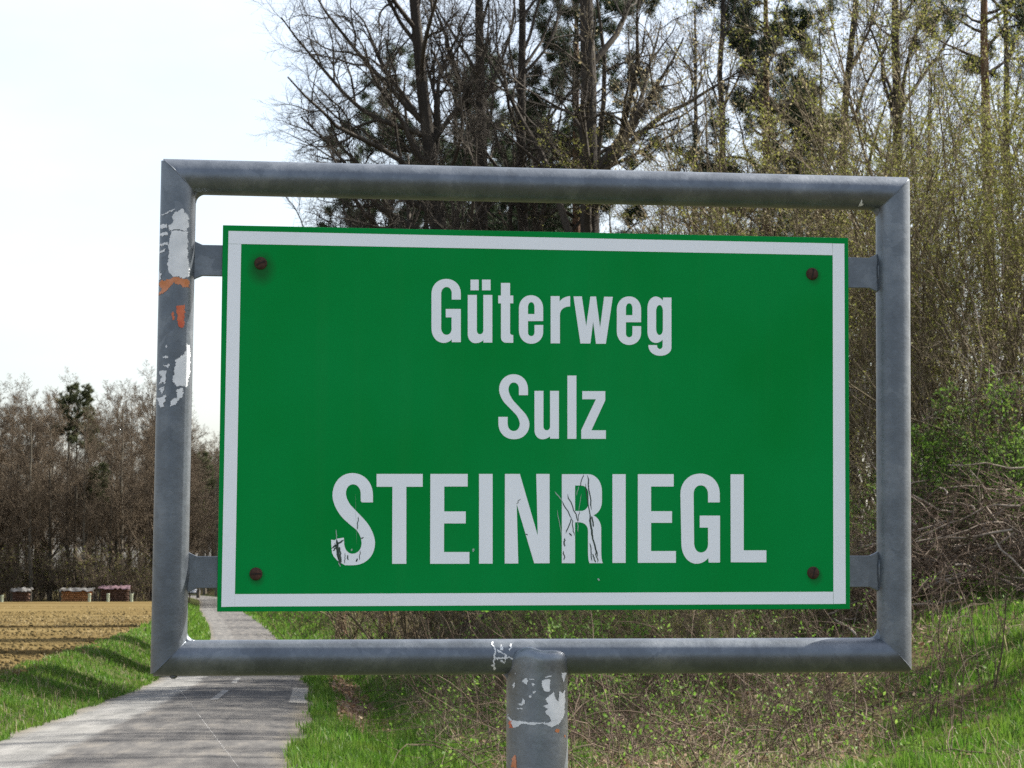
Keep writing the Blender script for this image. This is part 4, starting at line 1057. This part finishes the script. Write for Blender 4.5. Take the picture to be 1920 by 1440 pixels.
# ------------------------------------------------------------------ ground cover
def scatter(n, s0, s1, y0, y1, rg, accept=None, pxlo=-180, pxhi=2120):
    u = rg.rand(n * 3); s = rg.uniform(s0, s1, n * 3)
    y = 1.0 / (1.0 / y0 + u * (1.0 / y1 - 1.0 / y0))          # denser near
    x = xc(y) + s; p = x2px(x, y)
    ok = (p > pxlo) & (p < pxhi)
    if accept is not None: ok &= rg.rand(n * 3) < accept(s, x, y)
    x, y = x[ok][:n], y[ok][:n]
    return x, y
def blades(x, y, rg, h0, h1, w0=0.0045, wy=0.00011, lean=0.45, hn=None, droop=0.35):
    n = len(x); ss = x - xc(y); z = np.where((ss > -1.55) & (ss < 1.80), zlane(x, y), hz(x, y)) - 0.02
    h = rg.uniform(h0, h1, n) * (hn(x, y) if hn is not None else 1)
    a = rg.uniform(0, 2 * np.pi, n); b = rg.uniform(0, 2 * np.pi, n)
    w = w0 + wy * y
    d = np.stack([np.cos(a), np.sin(a), np.zeros(n)], -1); s = np.stack([np.cos(b), np.sin(b), np.zeros(n)], -1) * w[:, None]
    p = np.stack([x, y, z], -1); up = np.array([[0, 0, 1.]])
    le = (rg.rand(n) * lean)[:, None]; H_ = h[:, None]
    m1 = p + up * H_ * .55 + d * H_ * le * .35
    tp = p + up * H_ * (1 - droop * le) + d * H_ * le * 1.1
    V = np.stack([p - s, p + s, m1 - s * .8, m1 + s * .8, tp], 1).reshape(-1, 3)
    i = np.arange(n)[:, None] * 5
    return V, [np.concatenate([i + [[0, 1, 3]], i + [[0, 3, 2]], i + [[2, 3, 4]]])]
hn = lambda x, y: 0.25 + 2.1 * fnoise(x * 1.6, y * 1.1) ** 1.7
rg = np.random.RandomState(61)
def stuff(name, geo, mat, label, cat): return tag(obj(name, geo.mesh(name), mat), label, cat, None, 'stuff')
g = Geo()
x, y = scatter(44000, -3.7, -1.30, 19, 75, rg, lambda s, x, y: sstep(-s - 1.38 - 0.35 * (fnoise(x * .9, y * .4 + 3) - .4), 0, .15)); g.add(*blades(x, y, rg, .05, .13, hn=hn))
x, y = scatter(9000, -3.5, -1.45, 75, 200, rg); g.add(*blades(x, y, rg, .09, .22, wy=0.0002, hn=hn))
stuff('verge_grass', g, M['grass'], 'lush green grass between the field and the lane', 'grass')
g = Geo()
ditchless = lambda s, x, y: (1 - 0.97 * np.exp(-((s - 2.45 - 0.12 * np.sin(y * .5)) / 0.30) ** 4) * sstep(y, 29, 32) * (1 - sstep(y, 56, 66)))
ragged = lambda s, x, y: sstep(s - 1.58 - 0.55 * (fnoise(x * .9 + 4, y * .35) - .35), 0, .18)
x, y = scatter(38000, 1.5, 4.2, 17, 70, rg, lambda s, x, y: ditchless(s, x, y) * np.where(s > 3.3, .6, 1) * ragged(s, x, y)); g.add(*blades(x, y, rg, .06, .18, hn=hn))
x, y = scatter(7000, 1.45, 4.5, 70, 180, rg); g.add(*blades(x, y, rg, .12, .3, wy=0.0002, hn=hn))
stuff('ditch_grass', g, M['grass'], 'green grass along the ditch under the bank', 'grass')
g = Geo()
def bankgreen(s, x, y):
    edge = x - (3.1 + 0.28 * (y - 22)) + 0.9 * (fnoise(x * .6, y * .6) - .5)
    return np.clip(0.13 + 0.95 * sstep(edge, -.5, .6), 0, 1) * np.where(fnoise(x * .8 + 3, y * .8) > .40, 1, .4)
x, y = scatter(52000, 4.0, 12, 17, 38, rg, bankgreen); g.add(*blades(x, y, rg, .06, .17, hn=hn))
stuff('bank_grass', g, M['grass'], 'green grass on the slope before the branch heap', 'grass')
g = Geo()
x, y = scatter(4200, 3.0, 12, 17, 42, rg, lambda s, x, y: np.where(fnoise(x * .9, y * .9 + 8) > .5, 1, .12) * (1 - .55 * sstep(x2px(x, y), 1500, 1650))); g.add(*blades(x, y, rg, .14, .38, w0=.0025, wy=.00007, lean=1.6, droop=.75))
x, y = scatter(1500, -3.7, -1.5, 20, 90, rg); g.add(*blades(x, y, rg, .1, .3, w0=.003, wy=.00007, lean=1.4, droop=.7))
x, y = scatter(1500, 3.0, 9, 42, 110, rg); g.add(*blades(x, y, rg, .3, .7, w0=.004, wy=.00007, lean=1.6, droop=.7))
stuff('dry_grass', g, M['grass_dry'], 'pale dry grass stalks lying over the slope', 'dry grass')
# brambles: arching brown canes
def canes(n, rg, s0, s1, y0, y1, l0, l1, r0, acc=None, K=8):
    x, y = scatter(n, s0, s1, y0, y1, rg, acc); n = len(x)
    az = rg.uniform(0, 2 * np.pi, n); el = rg.uniform(.25, 1.4, n)
    d = np.stack([np.cos(az) * np.cos(el), np.sin(az) * np.cos(el), np.sin(el)], -1)
    ln = rg.uniform(l0, l1, n); st = (ln / (K - 1))[:, None]
    P = np.empty((n, K, 3)); P[:, 0] = np.stack([x, y, hz(x, y) - .03], -1)
    for k in range(1, K):
        d = unit(d + .16 * rg.randn(n, 3) + np.array([0, 0, -.17])); P[:, k] = P[:, k - 1] + d * st
    P[..., 2] = np.maximum(P[..., 2], hz(P[..., 0], P[..., 1]) + .01)
    return P, (r0 * rg.uniform(.6, 1.3, n))[:, None] * np.linspace(1, .4, K)[None]
midslope = lambda s, x, y: (1 - 0.93 * sstep(x - (3.1 + 0.28 * (y - 22)), -.5, .6)) * np.where(fnoise(x * .7 + 11, y * .7) > .36, 1, .3)
g = Geo()
P, RR = canes(1700, rg, 3.2, 10, 19, 44, .6, 1.7, .0055, midslope); g.add(*tubes(P, RR, 4))
Q, RQ = sprout(P, RR, rg, 2, .2, 1, (.2, .4), (30, 70), 4, .7, 0.02, .3, None, .4, .0025, .3); g.add(*tubes(Q, RQ, 3))
P2, R2 = canes(900, rg, 3.4, 9, 44, 100, .8, 1.8, .009, None); g.add(*tubes(P2, R2, 3))
stuff('bramble_canes', g, M['bramble'], 'tangle of arching brown bramble canes on the slope', 'brambles')
g = Geo()
lx = leaf_cloud(Q, 11000, .038, rg); lx.name = 'bramble_leaves'
tag(obj('bramble_leaves', lx, M['leaf_fresh']), 'small green leaves scattered through the bramble canes', 'leaves', None, 'stuff')
# fallen leaves
n = 5200
x, y = scatter(2600, 2.15, 2.85, 29, 62, rg); x2, y2 = scatter(3600, 3.2, 11, 19, 50, rg, midslope)
x = np.concatenate([x, x2]); y = np.concatenate([y, y2]); n = len(x)
a = rg.uniform(0, 6.28, n); d = np.stack([np.cos(a), np.sin(a), rg.randn(n) * .35], -1); s = np.stack([-np.sin(a), np.cos(a), rg.randn(n) * .35], -1)
p = np.stack([x, y, hz(x, y) + rg.uniform(.01, .05, n)], -1); sz = rg.uniform(.03, .065, n)[:, None]
V = np.stack([p - d * sz, p + s * sz * .55 + [0, 0, .008], p + d * sz, p - s * sz * .55 + [0, 0, .008]], 1).reshape(-1, 3); i = np.arange(n)[:, None] * 4
g = Geo(); g.add(V, [np.concatenate([i + [[0, 1, 2]], i + [[0, 2, 3]]])])
stuff('fallen_leaves', g, M['dead_leaf'], 'brown fallen leaves in the ditch and over the slope', 'leaves')
# field: clods and straw
x, y = scatter(9000, -14, -3.2, 33, 130, rg, lambda s, x, y: .15 + .85 * (fnoise(x * .5, y * .5) > .5))
n = len(x); k = 7
th = np.array([0.45, 1.2]); ph = np.arange(6) * np.pi / 3
base = np.concatenate([[[0, 0, 1.]], np.stack([np.sin(.9) * np.cos(ph), np.sin(.9) * np.sin(ph), np.cos(.9) * np.ones(6)], -1), np.stack([np.cos(ph + .5), np.sin(ph + .5), -.3 * np.ones(6)], -1)])
sz = rg.uniform(.012, .032, n) + .05 * rg.rand(n) ** 8
V = base[None] * sz[:, None, None] * rg.uniform(.7, 1.3, (n, 13, 1)) * np.array([1.2, 1, .75]) + np.stack([x, y, hz(x, y) + sz * .2], -1)[:, None]
f = [(0, 1 + i, 1 + (i + 1) % 6) for i in range(6)] + [(1 + i, 7 + i, 1 + (i + 1) % 6) for i in range(6)] + [(1 + (i + 1) % 6, 7 + i, 7 + (i + 1) % 6) for i in range(6)]
Fa = (np.arange(n)[:, None, None] * 13 + np.array(f)[None]).reshape(-1, 3)
stuff('soil_clods', Geo().add(V, [Fa]), M['soil'], 'loose clods of brown soil on the ploughed field', 'soil')
g = Geo(); x, y = scatter(9000, -16, -3.3, 33, 150, rg, lambda s, x, y: .1 + .9 * (fnoise(x * .25 + 5, y * .12) > .48)); g.add(*blades(x, y, rg, .05, .16, w0=.003, wy=.00012, lean=2.5, droop=.35))
stuff('straw_stubble', g, M['straw'], 'pale straw lying over the ploughed field', 'straw')

# ------------------------------------------------------------------ far wood beyond the field
FG = 'bare brown trees of the far wood'
noise_mat('bark_far', [(0.3, (0.060, 0.045, 0.029)), (0.7, (0.140, 0.106, 0.070))], 0.5, 4, 0.9)
noise_mat('bark_far_trunk', [(0.3, (0.060, 0.052, 0.038)), (0.7, (0.15, 0.132, 0.100))], 0.8, 4, 0.9)
fars = [make_tree('forest_tree', 16.5, 0.20, 70 + k, limbs=26, lt=(0.18, 0.98), lf=(0.22, 0.40), ang=(22, 52), up=0.08, br=9, tw=8, tl=5, rmin=0.0075, wob=0.17, far=True, bark='bark_far_trunk', twig='bark_far', wobt=0.03) for k in range(4)]
rng = np.random.RandomState(90)
spots = []
for row, (yy, dx) in enumerate(((192, 3.0), (196, 2.6), (201, 2.8), (207, 2.8), (214, 3.0), (222, 3.2), (232, 3.4), (244, 3.6))):
    x = -58.0
    while x < -14:
        sx = x + rng.uniform(-.9, .9); y_ = yy + rng.uniform(-1.8, 1.8)
        sd = sx - float(xc(y_))
        if abs(sd) > 3.0 and x2px(sx, y_) > -260: spots.append((sx, y_, row))
        x += dx
for yy in (250, 262, 275, 290, 305, 318, 330, 345):
    for px in range(300, 470, 14):
        xx = px2x(px, yy) + rng.uniform(-.6, .6)
        if abs(xx - float(xc(yy))) > 3.2 and xx < float(xc(yy)) + 14 or yy > 312 and abs(xx - float(xc(yy))) > 2.5: spots.append((xx, yy + rng.uniform(-3, 3), 9))
spots += [(float(xc(197)) - 3.6, 197, 0), (float(xc(206)) - 3.4, 206, 3), (float(xc(222)) - 3.2, 222, 3), (float(xc(236)) - 3.2, 236, 3)]
for i, (x, y_, row) in enumerate(spots):
    o = fars[i] if i < 4 else copy_tree(fars[i % 4])
    put(o, 0, y_, rng.uniform(0, 6.28), rng.uniform(0.80, 1.08) * (0.92 if row < 2 else 1.0), x)
    tag(o, 'bare brown tree in the far wood beyond the ploughed field', 'tree', FG)
fp = make_pine('pine_tree', 16.4, 0.2, 81, lt=(0.74, 1.0), limbs=40, lf=(0.10, 0.155), ang=(45, 95), per=15, ln=0.22, w=0.015, sub=8, tw=4, shape=0.30, nmat='needle_far', bark='bark_far_trunk')
put(fp, 140, 199); tag(fp, 'lone green pine crown showing among the far bare trees', 'tree')
o = clone(fp, 178, 193, 1.5, 0.62, 'low green conifer half hidden among the far bare trees')
o = clone(fp, 372, 262, 2.5, 0.9, 'dark green pine beside the lane where it enters the far wood')
fb = make_shrub('forest_shrub', 3.6, 83, stems=16, spread=0.5, base=0.9, r0=0.03, br=7, tw=6, tl=3, bark='bark_far', rmin=0.009, leaves=('leaf_olive', 500, 0.10))
k = 0
for yy in (191, 195, 200, 206, 213, 226):
    for x in np.arange(-54, -26, 2.2):
        sx = x + rng.uniform(-1, 1)
        if abs(sx - float(xc(yy))) < 3.4: continue
        o = fb if k == 0 else copy_tree(fb); k += 1
        put(o, 0, yy + rng.uniform(-1.5, 1.5), rng.uniform(0, 6.28), rng.uniform(.7, 1.25), sx)
        tag(o, 'low brown undergrowth shrub at the edge of the far wood', 'shrub', 'undergrowth of the far wood')
for yy in (120, 135, 150, 165, 180, 200, 225, 250):
    for s in (5.5, 8.5, 12, 16):
        o = copy_tree(fb); put(o, 0, yy + rng.uniform(-4, 4), rng.uniform(0, 6.28), rng.uniform(.8, 1.3), float(xc(yy)) + s + rng.uniform(-1, 1))
        tag(o, 'brown shrub on the bank where the lane nears the far wood', 'shrub', 'shrubs on the far bank')

# ------------------------------------------------------------------ firewood stacks before the far wood
noise_mat('log', [(0.3, (0.19, 0.085, 0.030)), (0.7, (0.42, 0.20, 0.085))], 6, 4, 0.9)
noise_mat('log_dark', [(0.3, (0.055, 0.030, 0.020)), (0.7, (0.13, 0.072, 0.048))], 6, 4, 0.9)
noise_mat('tarp_white', [(0.40, (0.05, 0.046, 0.04)), (0.62, (0.19, 0.185, 0.175))], 3, 4, 0.45)
noise_mat('tarp_pink', [(0.40, (0.05, 0.03, 0.033)), (0.62, (0.19, 0.12, 0.135))], 3, 4, 0.45)
flat_mat('guard', (0.36, 0.40, 0.29), 0.6)
def wood_stack(px0, px1, y, h, mat, tarp, label, seed):
    rg = np.random.RandomState(seed)
    x0, x1 = px2x(px0, y), px2x(px1, y); w = x1 - x0; xm = (x0 + x1) / 2
    root = empty('firewood_stack', (xm, y, hz1(xm, y)))
    g = Geo(); r = .085; rows = int(h / (r * 1.75))
    for j in range(rows):
        for i in range(int(w / (2 * r))):
            cx = -w / 2 + r + i * 2 * r + (r if j % 2 else 0); cz = r + j * r * 1.75
            if cx > w / 2: continue
            rr = r * rg.uniform(.8, 1.0); yo = rg.uniform(-.06, .06)
            an = np.arange(7) * 2 * np.pi / 7 + rg.rand()
            ring = np.stack([cx + rr * np.cos(an), np.zeros(7), cz + rr * np.sin(an)], -1)
            V = np.concatenate([ring + [0, -.5 + yo, 0], ring + [0, .5 + yo, 0], [[cx, -.5 + yo, cz]]])
            Fq = [(i_, (i_ + 1) % 7, 7 + (i_ + 1) % 7, 7 + i_) for i_ in range(7)]; Ft = [(14, (i_ + 1) % 7, i_) for i_ in range(7)]
            g.add(V, [Fq, Ft])
    o = obj('logs', g.mesh('logs'), M[mat], root); o['kind'] = 'stuff'
    n1, n2 = 14, 7
    gx, gy = np.meshgrid(np.linspace(-w / 2 - .12, w / 2 + .12, n1), np.linspace(-.68, .68, n2))
    gz = rows * r * 1.75 + .12 + .05 * rg.randn(n2, n1) - np.where(np.abs(gy) > .6, .20, 0) - .06 * np.abs(gx) / w
    idx = np.arange(n1 * n2).reshape(n2, n1); top = np.stack([gx, gy, gz], -1).reshape(-1, 3)
    q = np.stack([idx[:-1, :-1], idx[:-1, 1:], idx[1:, 1:], idx[1:, :-1]], -1).reshape(-1, 4)
    g = Geo(); g.add(top, [q]); g.add(top - [0, 0, .02], [q[:, ::-1]])
    obj('cover_sheet', g.mesh('cover_sheet', True), M[tarp], root)
    for sx in (-1, 1):
        g = Geo(); P = np.array([[[sx * (w / 2 + .08), -.3, -.3], [sx * (w / 2 + .08), -.3, h + .05]]]); g.add(*tubes(P, np.full((1, 2), .05), 6))
        obj('stake', g.mesh('stake'), M['bark_far_trunk'], root)
    tag(root, label, 'wood stack')
wood_stack(25, 58, 186.5, 0.95, 'log_dark', 'tarp_white', 'short dark reddish firewood stack under a white sheet', 1)
wood_stack(117, 174, 186.0, 0.95, 'log', 'tarp_white', 'orange-brown firewood stack under a white sheet', 2)
wood_stack(190, 243, 186.5, 1.05, 'log_dark', 'tarp_pink', 'dark firewood stack under a pinkish sheet', 3)
for px, hh in ((4, .5), (168, .62), (203, .62), (247, .6)):
    y_ = 184.6; x = px2x(px, y_)
    prof = [(.10, -.1), (.11, hh * .9), (.12, hh * .93), (.12, hh), (.09, hh), (.085, hh * .7)]
    sd = 10; an = np.arange(sd) * 2 * np.pi / sd
    V = np.array([[(r * math.cos(a), r * math.sin(a), z) for a in an] for r, z in prof]).reshape(-1, 3)
    idx = np.arange(len(prof) * sd).reshape(len(prof), sd); nx = np.roll(idx, -1, 1)
    o = obj('tree_guard', mesh_np('tree_guard', V, [np.stack([idx[:-1], nx[:-1], nx[1:], idx[1:]], -1).reshape(-1, 4)], True), M['guard'])
    o.location = (x, y_, hz1(x, y_)); tag(o, 'short pale tube guard standing at the field edge by the firewood', 'tree guard', 'pale tube guards by the firewood')

# ------------------------------------------------------------------ car far down the lane
flat_mat('car_paint', (0.55, 0.57, 0.60), 0.3, 0.3); flat_mat('car_glass', (0.02, 0.025, 0.03), 0.1); flat_mat('tyre', (0.02, 0.02, 0.02), 0.9); flat_mat('rim', (0.4, 0.4, 0.42), 0.4, 0.8); flat_mat('lamp_glass', (0.75, 0.76, 0.78), 0.15)
cy = 290.0; cx_ = float(xc(cy)) + 0.15
car = empty('car', (cx_, cy, float(zlane(cx_, cy)) + 0.03), math.atan((float(xc(cy + 5)) - float(xc(cy - 5))) / -10.0))
tag(car, 'small silver car far away on the lane at the wood', 'car')
def loft(sections, name, mat, parent, smooth=True):
    n = len(sections[0]); V = np.array(sections).reshape(-1, 3); k = len(sections)
    idx = np.arange(k * n).reshape(k, n); nx = np.roll(idx, -1, 1)
    Fs = [np.stack([idx[:-1], nx[:-1], nx[1:], idx[1:]], -1).reshape(-1, 4)]
    me = bpy.data.meshes.new(name)
    me.from_pydata([tuple(v) for v in V], [], [tuple(q) for q in Fs[0]] + [tuple(idx[0][::-1]), tuple(idx[-1])]); me.update()
    return obj(name, me, mat, parent)
def sec(y, hw, z0, z1, top): return [(-hw, y, z0), (-hw * 1.03, y, (z0 + z1) / 2), (-hw, y, z1), (-hw * top, y, z1 + .04), (hw * top, y, z1 + .04), (hw, y, z1), (hw * 1.03, y, (z0 + z1) / 2), (hw, y, z0)]
loft([sec(-2.05, .70, .30, .55, .8), sec(-1.9, .80, .22, .68, .85), sec(-1.2, .86, .20, .82, .9), sec(-.4, .87, .20, .92, .9), sec(1.3, .87, .20, .95, .9), sec(1.95, .82, .25, .92, .85), sec(2.1, .74, .35, .8, .8)], 'body', M['car_paint'], car)
loft([[(-.76, -.75, .93), (.76, -.75, .93), (.76, 1.75, .93), (-.76, 1.75, .93)], [(-.60, .05, 1.40), (.60, .05, 1.40), (.60, 1.35, 1.40), (-.60, 1.35, 1.40)], [(-.52, .2, 1.46), (.52, .2, 1.46), (.52, 1.2, 1.46), (-.52, 1.2, 1.46)]], 'cabin', M['car_paint'], car)
loft([[(-.66, -.735, .97), (.66, -.735, .97), (.66, -.72, .97), (-.66, -.72, .97)], [(-.54, -.01, 1.37), (.54, -.01, 1.37), (.54, .02, 1.37), (-.54, .02, 1.37)]], 'windscreen', M['car_glass'], car)
for s in (-1, 1):
    loft([[(s * .765, -.45, .97), (s * .775, -.45, .97), (s * .775, 1.4, .97), (s * .765, 1.4, .97)], [(s * .615, .12, 1.36), (s * .63, .12, 1.36), (s * .63, 1.2, 1.36), (s * .615, 1.2, 1.36)]], 'side_window', M['car_glass'], car)
    g = Geo(); g.add(*lump((s * .58, -1.93, .60), .17, .10, .08, 3, 12, 8, 0)); obj('headlight', g.mesh('headlight', True), M['lamp_glass'], car)
    for yy in (-1.25, 1.3):
        an = np.arange(16) * 2 * np.pi / 16
        def wh(r, a, b):
            ring = lambda xx, rr: [(xx, yy + rr * math.cos(t), .31 + rr * math.sin(t)) for t in an]
            return [ring(a, r * .6), ring(a, r), ring(b, r), ring(b, r * .6)]
        t_ = loft(wh(.31, s * .70, s * .885), 'wheel', M['tyre'], car); loft(wh(.19, s * .72, s * .893), 'rim', M['rim'], t_)
g = Geo(); g.box(-.26, .26, -2.075, -2.03, .36, .47); obj('number_plate', g.mesh('number_plate'), M['lamp_glass'], car)

print('TRIS', sum(sum(len(p.vertices) - 2 for p in me.polygons) if len(me.polygons) < 3000 else len(me.polygons) * 2 for me in bpy.data.meshes), 'OBJ', len(bpy.data.objects))
